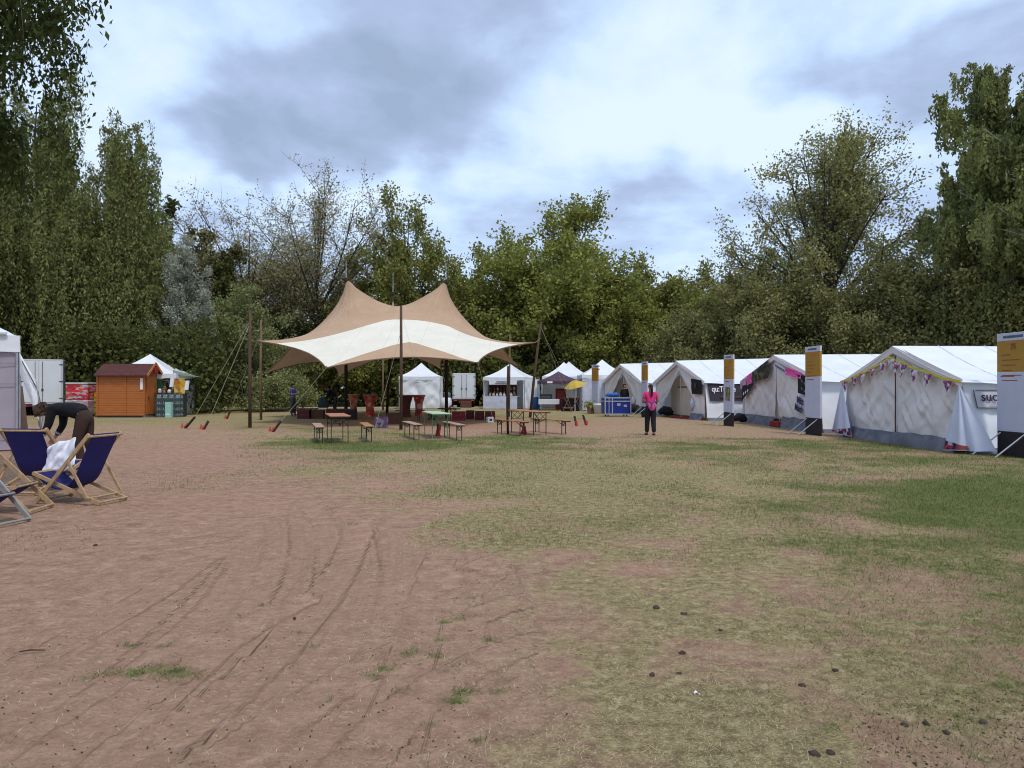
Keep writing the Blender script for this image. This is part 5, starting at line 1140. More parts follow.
# ------------------------------------------------------------------ hut, pallets, crates
hx0 = W(97,37.6).x; hx1 = W(144.5,37.6).x
hut = empty('wooden_hut', (hx0, 37.6, 0)); tag(hut, 'orange stained wooden hut with a red brown felt roof', 'hut')
w_ = hx1-hx0; dpx = 1.3
mb = MB(); mb.box((0,0,.12),(w_,dpx,2.16)); mb.add([(w_-.0,0,2.16),(w_,dpx,2.16),(w_,dpx/2,2.66),(0,0,2.16),(0,dpx,2.16),(0,dpx/2,2.66)], [(0,1,2),(3,5,4)]); mb.build('wall', M_hut, hut)
for s_ in (0,1):
    mb = MB(); y0 = -.22 if s_ == 0 else dpx+.22; M = None
    a = Vector((-.06,y0,2.10)); b2 = Vector((w_+.25,y0,2.10)); c2 = Vector((w_+.25,dpx/2,2.70)); d2 = Vector((-.06,dpx/2,2.70)); t = Vector((0,0,.05))
    mb.add([a,b2,c2,d2,a+t,b2+t,c2+t,d2+t], [(0,3,2,1),(4,5,6,7),(0,1,5,4),(1,2,6,5),(2,3,7,6),(3,0,4,7)]); mb.build('roof', M_roof, hut)
mb = MB(); mb.beam((w_+.265,-.24,2.12),(w_+.265,dpx/2,2.77), .03, .13); mb.beam((w_+.265,dpx+.24,2.12),(w_+.265,dpx/2,2.77), .03, .13); mb.build('barge_board', mat('orange_barge_board', (.5,.17,.05), .6), hut)
mb = MB()
for x in (.02, 1.45, w_-.02): mb.box((x-.045,-.03,.12),(x+.045,-.003,2.15))
mb.box((-.02,-.035,.10),(w_+.02,-.004,.2)); mb.build('corner_board', M_hut, hut)
mb = MB(); mb.box((w_+.003,.16,.16),(w_+.05,dpx-.12,2.05)); dr = mb.build('door', mat('bright_orange_door', (.42,.13,.03), .5, .15, 3, sx=(10,10,1)), hut)
mb = MB(); mb.box((w_+.051,.28,.9),(w_+.09,.33,1.05)); mb.build('handle', M_dsteel, dr)
mb = MB(); mb.box((w_-.20,-.045,1.42),(w_-.07,-.033,2.0)); mb.build('notice', M_logo, hut)
mb = MB(); mb.lathe([(.16,-.03),(.22,0),(.16,.03)], 14); o = mb.build('gable_ornament', M_carpet, hut); o.rotation_euler = (0,PI/2,0); o.location = (w_+.29,dpx/2,2.38)
mb = MB()
for k in range(5): mb.box((w_-.10,.02+k*.24,0),(w_+.01,.16+k*.24,.119))
mb.build('plinth_block', mat('grey_plinth', (.25,.25,.25), .9), hut)
mb = MB(); mb.box((0,.02,0),(w_-.11,dpx,.119)); mb.build('base', M_dsteel, hut)
def pallet(label, px0, px1, d, h, m1, m2):
    a = W(px0,d).x; b2 = W(px1,d).x; r = empty('drinks_pallet', ((a+b2)/2, d, 0)); w_ = (b2-a)/2; tag(r, label, 'pallet')
    mb = MB()
    for y in (0,.4,.8): mb.box((-w_,y,0),(w_,y+.1,.1))
    for k in range(6): mb.box((-w_+k*w_*.36,0,.103),(-w_+k*w_*.36+w_*.24,.9,.13))
    mb.build('pallet_base', M_polel, r)
    mb = MB(); mb.box((-w_*.97,.01,.135),(w_*.97,.88,h*.5), None, .04); mb.build('lower_packs', m2, r)
    mb = MB(); mb.box((-w_*.94,.03,h*.505),(w_*.94,.86,h-.1), None, .05); mb.build('upper_packs', m1, r)
    mb = MB(); mb.box((-w_*.95,.02,h-.095),(w_*.95,.87,h), None, .03); mb.build('top_film', mat('clear_film', (.5,.5,.48), .2, .2, 9), r)
pallet('pallet of shrink wrapped red drink packs beside the white trailer', 64, 88, 38, 1.78, M_pack, M_packw)
def crate(name, label, cat, p, sz, m_, rz=0, group=None, wh=.78):
    r = empty(name, p, rz); tag(r, label, cat, group); a, b2, h = sz
    mb = MB(); t = .03
    mb.box((-a,-b2,0),(a,b2,t)); 
    mb.box((-a,-b2,t),(a,-b2+t,h*wh)); mb.box((-a,b2-t,t),(a,b2,h*wh)); mb.box((-a,-b2+t,t),(-a+t,b2-t,h*wh)); mb.box((a-t,-b2+t,t),(a,b2-t,h*wh))
    mb.box((-a-.01,-b2-.01,h*.85),(a+.01,-b2+t,h)); mb.box((-a-.01,b2-t,h*.85),(a+.01,b2+.01,h)); mb.box((-a-.01,-b2+t,h*.85),(-a+t,b2-t,h)); mb.box((a-t,-b2+t,h*.85),(a+.01,b2-t,h))
    for x in (-a, a-t):
        for y in (-b2, b2-t): mb.box((x,y,h*wh),(x+t,y+t,h*.85))
    mb.build('shell', m_, r)
    return r
xm = W(91.5,38.6).x
for k in range(5):
    r = crate('yellow_crate', '%s yellow crate of the stack between pallet and hut' % ['lowest','second','middle','fourth','topmost'][k], 'crate', (xm, 38.8, .26*k+.004), (.24,.17,.25), M_ycrate, .1*((k*7)%3-1), 'stack of yellow crates')
# crates under pavilion K2: stack wall of grey green crates with bottles
for c_ in range(4):
    x = W(160.5+c_*6.2,38.2).x
    for k in range(4):
        r = crate('bottle_crate', 'grey green bottle crate, column %s from the hut, %s' % (['first','second','third','fourth'][c_], ['on the ground','second layer','third layer','top layer'][k]), 'crate', (x, 38.2, .30*k+.004), (.155,.2,.29), M_gcr, 0, 'wall of bottle crates beside the hut', .3)
        mb = MB()
        for ix in (-.1,0,.1):
            for iy in (-.12,0,.12): mb.tube([(ix,iy,.032),(ix,iy,.2),(ix,iy,.265)], [.035,.034,.014], 6)
        mb.build('bottles', M_bott, r)
mbx = empty('mint_box', (W(169,37.4).x, 37.4, 0)); tag(mbx, 'pale mint cardboard carton upright before the bottle crates', 'carton')
mb = MB(); mb.box((-.15,-.12,0),(.15,.12,.78), None, .008); mb.build('body', M_mint, mbx)
mb = MB(); mb.box((-.1,-.1225,.15),(.1,-.1205,.2)); mb.build('print_mark', M_logo, mbx)
tb_ = empty('serving_counter', (W(166,38.7).x, 38.75, 0)); tag(tb_, 'cluttered serving counter inside the pavilion beside the hut', 'counter')
mb = MB(); mb.box((-.5,-.25,1.22),(1.0,.25,1.26)); mb.build('top', M_brownb, tb_)
for x in (-.45,.95): mb = MB(); mb.box((x-.03,-.2,0),(x+.03,.2,1.218)); mb.build('leg', M_dsteel, tb_)
for k, (x, h, m_) in enumerate([(-.35,.22,M_wbox),(-.1,.32,M_goods),(.15,.18,M_logo),(.4,.35,M_goods)]):
    mb = MB(); mb.lathe([(.09,0),(.1,h*.6),(.05,h*.8),(.06,h)], 10, (x,0,0)); o = mb.build('food_jar', m_); o.location = tb_.location+Vector((0,0,1.262)); tag(o, ['squat white jar at the hut end of the counter','tall mottled jar on the serving counter','low bright white jar in the middle of the counter','tallest mottled jar on the serving counter'][k], 'jar')
gp = empty('green_parasol', (W(158.5,39.6).x, 39.6, 0)); tag(gp, 'folded green cloth parasol inside the pavilion', 'parasol')
mb = MB(); mb.tube([(0,0,0),(0,0,2.0)], .02, 8); mb.build('pole', M_steel, gp)
mb = MB(); mb.lathe([(.05,2.0),(.22,1.7),(.30,1.35),(.16,1.15),(.03,1.1)], 12); mb.build('cloth', mat('green_cloth', (.05,.22,.10), .8, .2, 5), gp, True)
po = empty('poster', (W(179.5,38.5).x, 38.5, 0)); tag(po, 'orange and yellow printed poster hung under the pavilion edge', 'poster')
mb = MB(); mb.grid(lambda u, v: ((u-.5)*.55, .03*math.sin(u*7), 1.20+.78*v), 8, 4); mb.build('sheet', M_poster, po, True)
mb = MB(); mb.tube([(-.3,0,1.985),(.3,0,1.985)], .012, 6); mb.build('rail', M_steel, po)
for px, z, lb in ((171.5,1.55,'white paper notice taped to the pavilion leg by the mint carton'),(186.5,1.4,'white paper notice fluttering beside the orange poster')):
    mb = MB(); p = W(px, 38.2); mb.grid(lambda u, v: (p.x+(u-.5)*.22+.06*v, p.y+.04*math.sin(u*4), z+.48*v), 5, 4); tag(mb.build('paper_notice', M_logo, None, True), lb, 'notice')

# ------------------------------------------------------------------ beer tables and benches
def fold_table(label, c, rz, L_=2.2, w_=.55, h=.77, top=M_orange, stl=M_dsteel, name='beer_table', cat='table', group='folding beer tables'):
    r = empty(name, c, rz); tag(r, label, cat, group)
    mb = MB(); mb.box((-w_/2,-L_/2,h-.028),(w_/2,L_/2,h), None, .006); mb.build('top', top, r)
    mb = MB(); mb.box((-w_/2+.02,-L_/2+.02,h-.055),(w_/2-.02,-L_/2+.05,h-.03)); mb.box((-w_/2+.02,L_/2-.05,h-.055),(w_/2-.02,L_/2-.02,h-.03)); mb.build('top_batten', stl, r)
    for y in (-L_/2+.27, L_/2-.27):
        s_ = 1 if y > 0 else -1; x = w_/2-.05; mb = MB(); b_ = .022
        for sx_ in (-x, x): mb.beam((sx_,y,0),(sx_,y,h-.03), b_, b_)
        mb.beam((-x,y,h-.045),(x,y,h-.045), b_, b_); mb.beam((-x,y,h*.62),(x,y,h*.62), b_, b_*.6)
        mb.beam((-x,y,h*.62),(0,y,h-.05), .012,.012); mb.beam((x,y,h*.62),(0,y,h-.05), .012,.012); mb.beam((-x,y,h*.92),(0,y,h*.64), .012,.012); mb.beam((x,y,h*.92),(0,y,h*.64), .012,.012)
        mb.beam((0,y,h*.62),(0,y-s_*.42,h-.04), .014,.014); mb.build('leg_frame', stl, r)
    return r
def bench(label, c, rz, top=M_orange): return fold_table(label, c, rz, 2.2, .25, .47, top, M_dsteel, 'beer_bench', 'bench', 'folding beer benches')
def ang(dx, dy): return math.atan2(-dx, dy)
fold_table('orange beer table nearest the bent over people', (-4.98,21.1,0), ang(-.51,1.6))
bench('pale worn beer bench under the white band rope', (-5.55,21.2,0), ang(-.5,1.6), M_paleo)
bench('orange beer bench between orange table and front pole', (-4.25,21.6,0), ang(-.45,1.6))
fold_table('mint green folding table with green legs', (-2.36,22.9,0), ang(-.42,1.6), top=M_greenp, stl=M_greens)
bench('reddish beer bench close to the front pole by the green table', (-3.05,22.5,0), ang(-.5,1.6), M_paleo)
bench('pale beer bench on the crate side of the green table', (-1.78,22.3,0), ang(-.5,1.6), M_paleo)
fold_table('orange beer table turned sideways beyond the green table', (.54,24.5,0), ang(-.75,1.6))
bench('orange beer bench on the canopy side of the sideways table', (-.05,24.2,0), ang(-.75,1.5))
bench('orange beer bench on the outer side of the sideways table', (1.28,24.9,0), ang(-.85,1.5))
cn2 = empty('red_cone', (W(438,23.4).x, 23.4, 0)); tag(cn2, 'red marker wrapped round a stake under the green table', 'marker')
mb = MB(); mb.lathe([(.09,0),(.08,.03),(.05,.05),(.04,.36),(.03,.40)], 12); mb.build('body', M_carpet, cn2, True)
cn3 = empty('red_cone', (W(524,24).x, 24.2, 0)); tag(cn3, 'small red marker beneath the sideways table', 'marker')
mb = MB(); mb.lathe([(.10,0),(.09,.1),(.06,.2),(.08,.26)], 12); mb.build('body', M_carpet, cn3, True)

# cocktail tables
def drum(label, px, d, m_, h=1.10, r_=.36):
    r = empty('cocktail_table', W(px, d), px); tag(r, label, 'table', 'hourglass cocktail tables')
    mb = MB(); mb.lathe([(r_*.78,0),(r_*.62,.12),(r_*.55,h*.35),(r_*.62,h*.6),(r_*.85,h*.88),(r_,h-.02)], 24, (0,0,0), False); mb.build('stretch_cover', m_, r, True)
    mb = MB(); mb.lathe([(r_*1.01,h-.03),(r_*1.02,h-.005),(r_*.98,h+.01)], 24); mb.build('table_top', M_paleo, r)
    mb = MB(); mb.lathe([(r_*.8,0),(r_*.7,.02),(.04,.03)], 16); mb.build('foot', M_dsteel, r)
drum('red patterned cocktail table farthest beside the mast', 353.5, 43, M_drum, 1.12, .34)
drum('red and tan patterned cocktail table standing alone in the open', 370, 39, M_drum, 1.14, .38)
drum('plain dark red cocktail table behind the front pole', 406, 38, M_drumd, 1.14, .39)
drum('bright red patterned cocktail table before the closed pavilion', 419, 40, M_drum, 1.12, .35)

# low crates and boxes under the canopy
def lowbox(name, label, cat, px0, px1, d, h, m_, dp=.5, rz=0.0, group='dark red boxes under the canopy'):
    a = W(px0,d).x; b2 = W(px1,d).x; r = empty(name, ((a+b2)/2, d, 0), rz); tag(r, label, cat, group); w_ = (b2-a)/2
    mb = MB(); mb.box((-w_,0,0),(w_,.025,h)); mb.box((-w_,dp-.025,0),(w_,dp,h)); mb.box((-w_,.026,0),(-w_+.025,dp-.026,h)); mb.box((w_-.025,.026,0),(w_,dp-.026,h)); mb.box((-w_+.026,.026,.02),(w_-.026,dp-.026,.04)); mb.build('shell', m_, r)
    mb = MB(); mb.box((-w_-.01,-.015,h-.06),(w_+.01,-.001,h-.005)); mb.box((-w_*.4,-.012,h*.35),(w_*.4,-.001,h*.5)); mb.build('rim', M_brownb, r)
    return r
lowbox('low_box','dark red box directly before the man in blue','box',297,309,36,.46,M_darkred)
lowbox('low_box','dark brown box before the stooping person','box',311,323,36.2,.44,M_brownb)
lowbox('low_box','dark box at the end of the orange table','box',326,345,35.5,.50,M_darkred)
lowbox('low_box','dark box at the foot of the first mast','box',346,355,35,.50,M_base)
lowbox('low_box','reddish brown box beside the violet poster','box',386,399,31,.45,M_brownb)
lowbox('low_box','dark red box seen through the green table legs','box',428,436,34,.35,M_darkred)
lowbox('low_box','bright red fronted box behind the pale bench','box',452,465,34,.42,mat('red_printed_crate', (.22,.02,.035), .6, .5, 9))
lowbox('low_box','dark red box between the second mast and the long crates','box',466,474,35.5,.42,M_darkred)
lowbox('low_box','longer dark red crate near the sideways table','box',475,484,34.5,.42,M_darkred)
lowbox('low_box','dark red crate at the end of the row','box',485,495,34.3,.42,M_darkred)
wb = empty('white_box', (W(490,32.2).x, 32.2, 0), .4); tag(wb, 'small white box with a dark mark at the crate row', 'box')
mb = MB(); mb.box((-.14,-.1,0),(.14,.1,.25), None, .012); mb.build('body', M_wbox, wb)
mb = MB(); mb.box((-.06,-.104,.08),(.06,-.1005,.17)); mb.build('print_mark', M_ink, wb)
pr = empty('a_frame_poster', (W(381,27.8).x, 27.8, 0), .15); tag(pr, 'violet printed folding poster board on the grass', 'poster board')
for s_ in (-1,1):
    mb = MB(); mb.add([(-.27,.12*s_*-1+s_*.14,0),(.27,.02*s_,0),(.27,0,.44),(-.22,0,.44)], [(0,1,2,3)]); mb.add([(-.27,.02*s_+.01*s_,0),(.27,.03*s_,0),(.27,.01*s_,.44),(-.22,.01*s_,.44)], [(3,2,1,0)]); mb.build('board', M_plaid, pr)
lbn = fold_table('low dark table standing among the boxes under the canopy', (W(449,36).x,36,0), .9, 1.1, .5, .52, M_brownb, M_dsteel, 'low_table', 'table', None)
lb2 = fold_table('small dark stool table behind the reddish bench', (W(410,34).x,34,0), 1.2, 1.4, .3, .5, M_brownb, M_dsteel, 'low_table', 'table', None)
lb3 = fold_table('brown low table beside the man in blue', (W(303,38.5).x,38.5,0), 1.4, 1.5, .4, .45, M_brownb, M_dsteel, 'low_table', 'table', None)

# ------------------------------------------------------------------ counter stall and furniture at the back
ct = empty('market_counter', (W(500.5,51.9).x, 51.75, 0), -.30); tag(ct, 'white draped counter below shelves of goods', 'counter')
panel(lambda u, v: Vector((-1.28+2.5*u, 0, .03+.85*v)), 26, 8, 'cloth', M_lilac, ct, .03, 6, 3, (0,-1,0), .5)
mb = MB(); mb.box((-1.28,0,.885),(1.22,.6,.92)); mb.build('top', M_lilac, ct)
shf = empty('goods_shelf', (W(501,53.2).x, 53.3, 0), -.30); tag(shf, 'dark shelf rack of market goods inside the counter pavilion', 'shelf')
mb = MB()
for z in (1.0,1.3,1.6): mb.box((-1.1,0,z),(1.1,.3,z+.025))
for x in (-1.1,0,1.1): mb.box((x-.02,.0,0),(x+.02,.3,1.9))
mb.box((-1.1,.31,.2),(1.1,.33,1.9)); mb.build('frame', M_brownb, shf)
rg = random.Random(4)
gcols = [mat('beige_ware', (.4,.33,.26), .7), mat('red_ware', (.3,.04,.03), .7), mat('pale_ware', (.5,.48,.45), .7), mat('brown_ware', (.12,.06,.03), .7), mat('olive_ware', (.18,.18,.08), .7)]
gk = 0
for z in (.92,1.025,1.325):
    for i in range(9):
        h = rg.uniform(.14,.26); rr = rg.uniform(.06,.11); m_ = rg.choice(gcols); mb = MB(); mb.lathe([(rr*.8,0),(rr,h*.5),(rr*.6,h*.8),(rr*.7,h)], 8); o = mb.build('pottery_jar', m_, None, True)
        x = -1.0+i*.25; base = ct.location+Vector((0,.3,0)) if z < 1 else shf.location+Vector((0,.15,0)); c, s_ = math.cos(-.3), math.sin(-.3)
        if z < 1: x = x*1.05
        o.location = (base.x+c*x, base.y+s_*x, z+.002); tag(o, 'small pottery jar among the wares of the counter pavilion', 'jar', 'wares in the counter pavilion')
bnr = empty('stall_banner', (W(502.5,52.0).x, 52.0, 0), -.30); tag(bnr, 'white banner with dark print hung in the counter pavilion', 'banner')
mb = MB(); mb.grid(lambda u, v: (-1.0+2.05*u, .02*math.sin(u*8), 1.72+.3*v), 10, 2); mb.build('cloth', M_white, bnr, True)
mb = MB(); mb.box((-.55,-.04,1.78),(.35,-.03,1.81)); mb.box((-.45,-.04,1.88),(.3,-.03,1.94)); mb.build('print_mark', M_ink, bnr)
sk_ = empty('draped_table', (W(446,51).x, 51, 0)); tag(sk_, 'small table under a white cloth next to the far trailer', 'table')
mb = MB(); mb.lathe([(.42,0),(.40,.5),(.36,.78),(.30,.82)], 16); mb.build('cloth', M_white, sk_, True)
bg_ = MB(); bg_.lathe([(.14,0),(.24,.1),(.22,.3),(.08,.38)], 12); o = bg_.build('cloth_bag', mat('slate_blue_bag', (.10,.13,.22), .8), None, True); o.location = sk_.location+Vector((0.1,0,.822)); tag(o, 'slate blue bag on the white draped table', 'bag')
bk = MB(); bk.lathe([(.10,0),(.13,.3),(.135,.31)], 12); o = bk.build('bucket', M_wbox, None, True); o.location = W(455,50); tag(o, 'white bucket on the ground by the far trailer', 'bucket')
cs = empty('brown_crate', (W(466,54.5).x,54.5,0)); tag(cs, 'orange brown crate below the far trailer', 'crate'); mb = MB(); mb.box((-.4,-.2,0),(.4,.2,.5), None, .02); mb.build('body', M_brownb, cs)
# plum stall furniture
c2_ = empty('stall_counter', (W(549,48.2).x,48.2,0)); tag(c2_, 'white fronted low counter under the plum marquee', 'counter')
mb = MB(); mb.box((-.68,0,.42),(.68,.5,.76), None, .01); mb.build('front', M_wbox, c2_)
for x in (-.6,.6):
    for y in (.05,.45): mb = MB(); mb.box((x-.02,y-.02,0),(x+.02,y+.02,.418)); mb.build('leg', M_dsteel, c2_)
so_ = empty('black_sign', (W(546,48.3).x,48.4,0)); tag(so_, 'black board with pale scroll lettering standing on the white counter', 'sign'); so_.location.z = .765
mb = MB(); mb.box((-.4,0,0),(.4,.04,.32), None, .008); mb.build('board', M_black2, so_)
mb = MB(); mb.tube([(-.3+i*.04,-.012,.14+.05*math.sin(i*2.1)) for i in range(16)], .011, 5); mb.build('scroll', mat('grey_print', (.25,.25,.25), .8), so_)
rc = empty('red_cabinet', (W(561,50.5).x,50.6,0)); tag(rc, 'dark red display cabinet beneath the plum marquee', 'cabinet')
mb = MB(); mb.box((-.35,0,0),(.35,.4,1.45), None, .02); mb.build('body', M_carpet, rc); mb = MB(); mb.box((-.28,-.02,.75),(.28,-.001,1.35)); mb.build('door', mat('red_glossy', (.30,.03,.03), .3, .4, 8), rc)
dc = empty('bar_counter', (W(570.5,47.6).x,47.6,0)); tag(dc, 'dark slatted bar counter below the yellow parasol', 'counter')
mb = MB(); mb.box((-.60,0,.80),(.60,.5,.86)); mb.build('top', M_brownb, dc)
mb = MB()
for k in range(9): mb.box((-.58+k*.131,.02,.02),(-.58+k*.131+.10,.06,.797))
mb.box((-.58,.07,.0),(.58,.45,.79)); mb.build('front', M_base, dc)
pa = empty('yellow_parasol', (W(575,47.0).x,47.0,0)); tag(pa, 'tilted yellow parasol at the plum marquee stall', 'parasol')
mb = MB(); mb.tube([(0,0,0),(0,0,1.7),(.0,0,1.95)], .022, 8); mb.build('pole', M_white, pa)
mb = MB(); n = 8
for i in range(n):
    a0 = 2*PI*i/n; a1 = 2*PI*(i+1)/n
    def f(u, v):
        rr = .70*v; a = a0+(a1-a0)*u; k = 1-.06*math.sin(PI*u); return (rr*k*math.cos(a), rr*k*math.sin(a), .36*(1-v**1.7)-.02*math.sin(PI*u)*v)
    mb.grid(f, 5, 5)
cv = mb.build('cloth', M_yelu, pa, True); cv.location = (0,0,1.62); cv.rotation_euler = (math.radians(12), math.radians(-14), 0)
mb = MB()
for i in range(n): a = 2*PI*i/n; mb.tube([(0,0,.33),(.66*math.cos(a),.66*math.sin(a),.0)], .008, 4)
ri = mb.build('ribs', M_steel, cv)
af = empty('folded_deckchair', (W(570,46.0).x,46,0)); tag(af, 'wooden folding chair frame leaning before the dark bar', 'chair')
mb = MB(); mb.beam((-.45,0,0),(-.05,.3,.9), .04,.03); mb.beam((.1,0,0),(-.35,.3,.9), .04,.03); mb.beam((.0,0,0),(.55,.3,.85), .04,.03); mb.build('frame', M_pine2, af)
mb = MB(); mb.beam((-.45,.02,.25),(.2,.02,.25), .03,.03); mb.build('crossbar', M_pine, af)
ptt = empty('potted_plant', (W(590,42.8).x,42.8,0)); tag(ptt, 'green potted plant at the foot of the slim sign post', 'plant')
mb = MB(); mb.lathe([(.13,0),(.18,.3),(.2,.31)], 12); mb.build('pot', M_pot, ptt)
rs = np.random.RandomState(8); P_ = rs.normal(size=(160,3))*np.array([.17,.17,.12])+np.array([0,0,.5]); lm_ = leaf_mesh('leaves', P_, np.full(160,.08), rs, rs.rand(160), 2.0, L_mid); link('leaves', lm_, None, ptt)
wbn = empty('white_bundle', (W(598,42.4).x,42.4,0)); tag(wbn, 'white plastic tub beside the blue flight case', 'tub'); mb = MB(); mb.lathe([(.22,0),(.28,.5),(.3,.52),(.25,.6)], 14); mb.build('body', M_wbox, wbn, True)
# blue things beside pavilion G
bt_ = empty('blue_barrel', (W(535.5,51).x,51,0)); tag(bt_, 'blue plastic barrel between two market pavilions', 'barrel'); mb = MB(); mb.lathe([(.2,0),(.24,.1),(.24,.75),(.2,.85),(.1,.87)], 14); mb.build('body', mat('blue_plastic', (.02,.08,.22), .4), bt_, True)

# flight case
fc = empty('flight_case', (W(616,39.2).x, 39.2, 0), .10); tag(fc, 'blue flight case on castors with aluminium edges', 'flight case')
mb = MB(); a, b2 = .68, .42; mb.box((-a,-b2,.13),(a,b2,.98), None, .01); mb.build('body', M_case, fc)
mb = MB(); e = .03
for x in (-a,a):
    for y in (-b2,b2): mb.box((x-e,y-e,.12),(x+e,y+e,1.0))
for z in (.13,.98,.80):
    for y in (-b2,b2): mb.box((-a-e*.8,y-e*.9,z-e),(a+e*.8,y+e*.9,z+e))
    for x in (-a,a): mb.box((x-e*.9,-b2-e*.8,z-e*.95),(x+e*.9,b2+e*.8,z+e*.95))
mb.box((-.33,-b2-.03,.13),(-.27,-b2-.004,.98)); mb.box((-.5,-b2-.03,.13),(-.46,-b2-.004,.98)); mb.build('edge_trim', M_steel, fc)
mb = MB(); mb.box((-.05,-b2-.03,.55),(.13,-b2-.004,.70)); mb.box((.3,-b2-.03,.5),(.48,-b2-.004,.62)); mb.build('latch', M_steel, fc)
for x in (-.5,.5):
    for y in (-.3,.3): mb = MB(); mb.lathe([(.02,-.02),(.06,-.02),(.06,.02),(.02,.02)], 10); o = mb.build('castor', M_rubber, fc); o.rotation_euler = (0,PI/2,0); o.location = (x,y,.06)
bb = empty('blue_bundle', (W(612,39.2).x, 39.1, 1.011), .2); tag(bb, 'bright blue bundle lying on the flight case', 'bundle')
mb = MB(); mb.tube([(-.36,0,.09),(-.2,.02,.13),(0,0,.12),(.25,.02,.14),(.38,0,.08)], [.05,.11,.10,.12,.05], 9); mb.build('cloth', mat('bright_blue_cloth', (.03,.12,.40), .7, .3, 9), bb, True)

# ------------------------------------------------------------------ distant deckchairs
def deckchair(label, loc, rz, sling=M_navy, wood=M_pine, wd=.58, name='deckchair', group='blue deckchairs', recl=1.0, s0=-.50):
    r = empty(name, loc, rz); tag(r, label, 'deckchair', group); h = wd/2
    # local: chair faces -x. long frame: top (x=.62,z=.93) to front foot (x=-.45,0). second frame: front top (-.62,.42) to rear foot (.62,0)
    T = Vector((.30,0,.93)); Fo = Vector((-.42,0,.02)); S0 = Vector((s0,0,.40 if s0 < -.45 else .33)); S1 = Vector((.42,0,.02)); pr_ = Fo.lerp(T,.62)
    mb = MB()
    for y in (-h,h): mb.beam(Fo+Vector((0,y,0)), T+Vector((0,y,0))*1.0, .045, .028, (0,1,0))
    mb.tube([T+Vector((0,-h-.02,-.03)), T+Vector((0,h+.02,-.03))], .018, 8); mb.tube([Fo+Vector((0,-h,.02)), Fo+Vector((0,h,.02))], .014, 8); mb.build('long_frame', wood, r)
    mb = MB(); g = h-.045
    for y in (-g,g): mb.beam(S0+Vector((0,y,0)), S1+Vector((0,y,0)), .045, .026, (0,1,0))
    mb.tube([S0+Vector((0,-g,0)), S0+Vector((0,g,0))], .018, 8); mb.tube([S1+Vector((0,-g,.02)), S1+Vector((0,g,.02))], .014, 8)
    for k in range(3): p = S1.lerp(S0,.08+.07*k); mb.tube([p+Vector((0,-g,.03)), p+Vector((0,-g+.03,.03))], .012, 6)
    mb.build('seat_frame', wood, r)
    mb = MB(); q = S1.lerp(S0,.14)+Vector((0,0,.02)); g2 = h+.025
    for y in (-g2,g2): mb.beam(pr_+Vector((0,y,0)), q+Vector((0,y,0)), .035, .02, (0,1,0))
    mb.tube([q+Vector((0,-g2,0)), q+Vector((0,g2,0))], .012, 8); mb.build('prop_frame', wood, r)
    if sling:
        k_ = s0/-.50
        c = [T+Vector((.01,0,.0)), Vector((.17,0,.62)), Vector((.02,0,.30)), Vector((-.16*k_,0,.20)), Vector((-.34*k_,0,.26)), S0+Vector((-.005,0,.02))]
        def cat(t):
            x = t*(len(c)-1); i = min(int(x), len(c)-2); f = x-i; p0 = c[max(i-1,0)]; p1 = c[i]; p2 = c[i+1]; p3 = c[min(i+2,len(c)-1)]
            return .5*((2*p1)+(p2-p0)*f+(2*p0-5*p1+4*p2-p3)*f*f+(3*p1-p0-3*p2+p3)*f**3)
        ws = wd-.10
        def fs(u, v): 
            p = cat(v); return p+Vector((0,(u-.5)*ws*(1-.05*math.sin(PI*v)),-.025*math.sin(PI*u)*math.sin(PI*v)))
        mb = MB(); mb.grid(fs, 8, 26); s_ = mb.build('sling', sling, r, True); so2 = s_.modifiers.new('t', 'SOLIDIFY'); so2.thickness = .006
    return r
S13 = 1.12
d1 = deckchair('empty blue deckchair on bare soil, foremost on its side of the group', (-5.80,10.02,0), math.radians(-11)); d1.scale = (1.12,1.0,1.0)
d2 = deckchair('blue deckchair turned away, seen from behind beside the near pavilion', (-7.05,11.05,0), math.radians(262)); d2.scale = (1.1,1.3,1.02)
d3 = deckchair('blue deckchair with pale frame cut by the picture edge', (-6.42,9.22,0), math.radians(186), s0=-.28); d3.scale = (1.25,1.0,1.0)
d4 = deckchair('nearest deckchair with a grey weathered frame', (-6.12,8.34,0), math.radians(170), M_navy, M_greyw, s0=-.28); d4.scale = (1.25,1.0,1.0)
for px, lb, k in ((190,'white deckchair nearest the crate stacks at the wood edge',0),(201,'white deckchair farther along the wood edge',1)):
    o = deckchair(lb, W(px,51), math.radians(200+30*k), M_white, M_pine, .6, 'white_deckchair', 'white deckchairs at the wood edge')
# white cloth over the near deckchair
wc = MB()
def wcf(u, v):
    a = W(76,10.2,437); b2 = W(40,10.3,476); c = W(50,10.5,447); d_ = W(84,9.95,462)
    p = (c.lerp(a, u)).lerp(b2.lerp(d_, u*.8), 1-v); bulge = .10*math.sin(PI*u)*math.sin(PI*v)
    p += Vector((0,-1,0))*bulge*.7+Vector((.1,-.4,.25))*.42*fb1(u*2.8+1, v*2.2, 8, 3)+Vector((.02,-.05,.0))*math.sin(u*11-v*4+4*fb1(u*2,v*2,3,1)); p.z -= .05*abs(math.sin(u*6))*(1-v); return p
wc.grid(wcf, 30, 26); o = wc.build('white_cloth', mat('white_towel_cloth', (.72,.72,.78), .9, .05, 3, .3, 25), None, True); tag(o, 'crumpled white cloth draped over the front of a blue deckchair', 'cloth')
so2 = o.modifiers.new('t', 'SOLIDIFY'); so2.thickness = .01

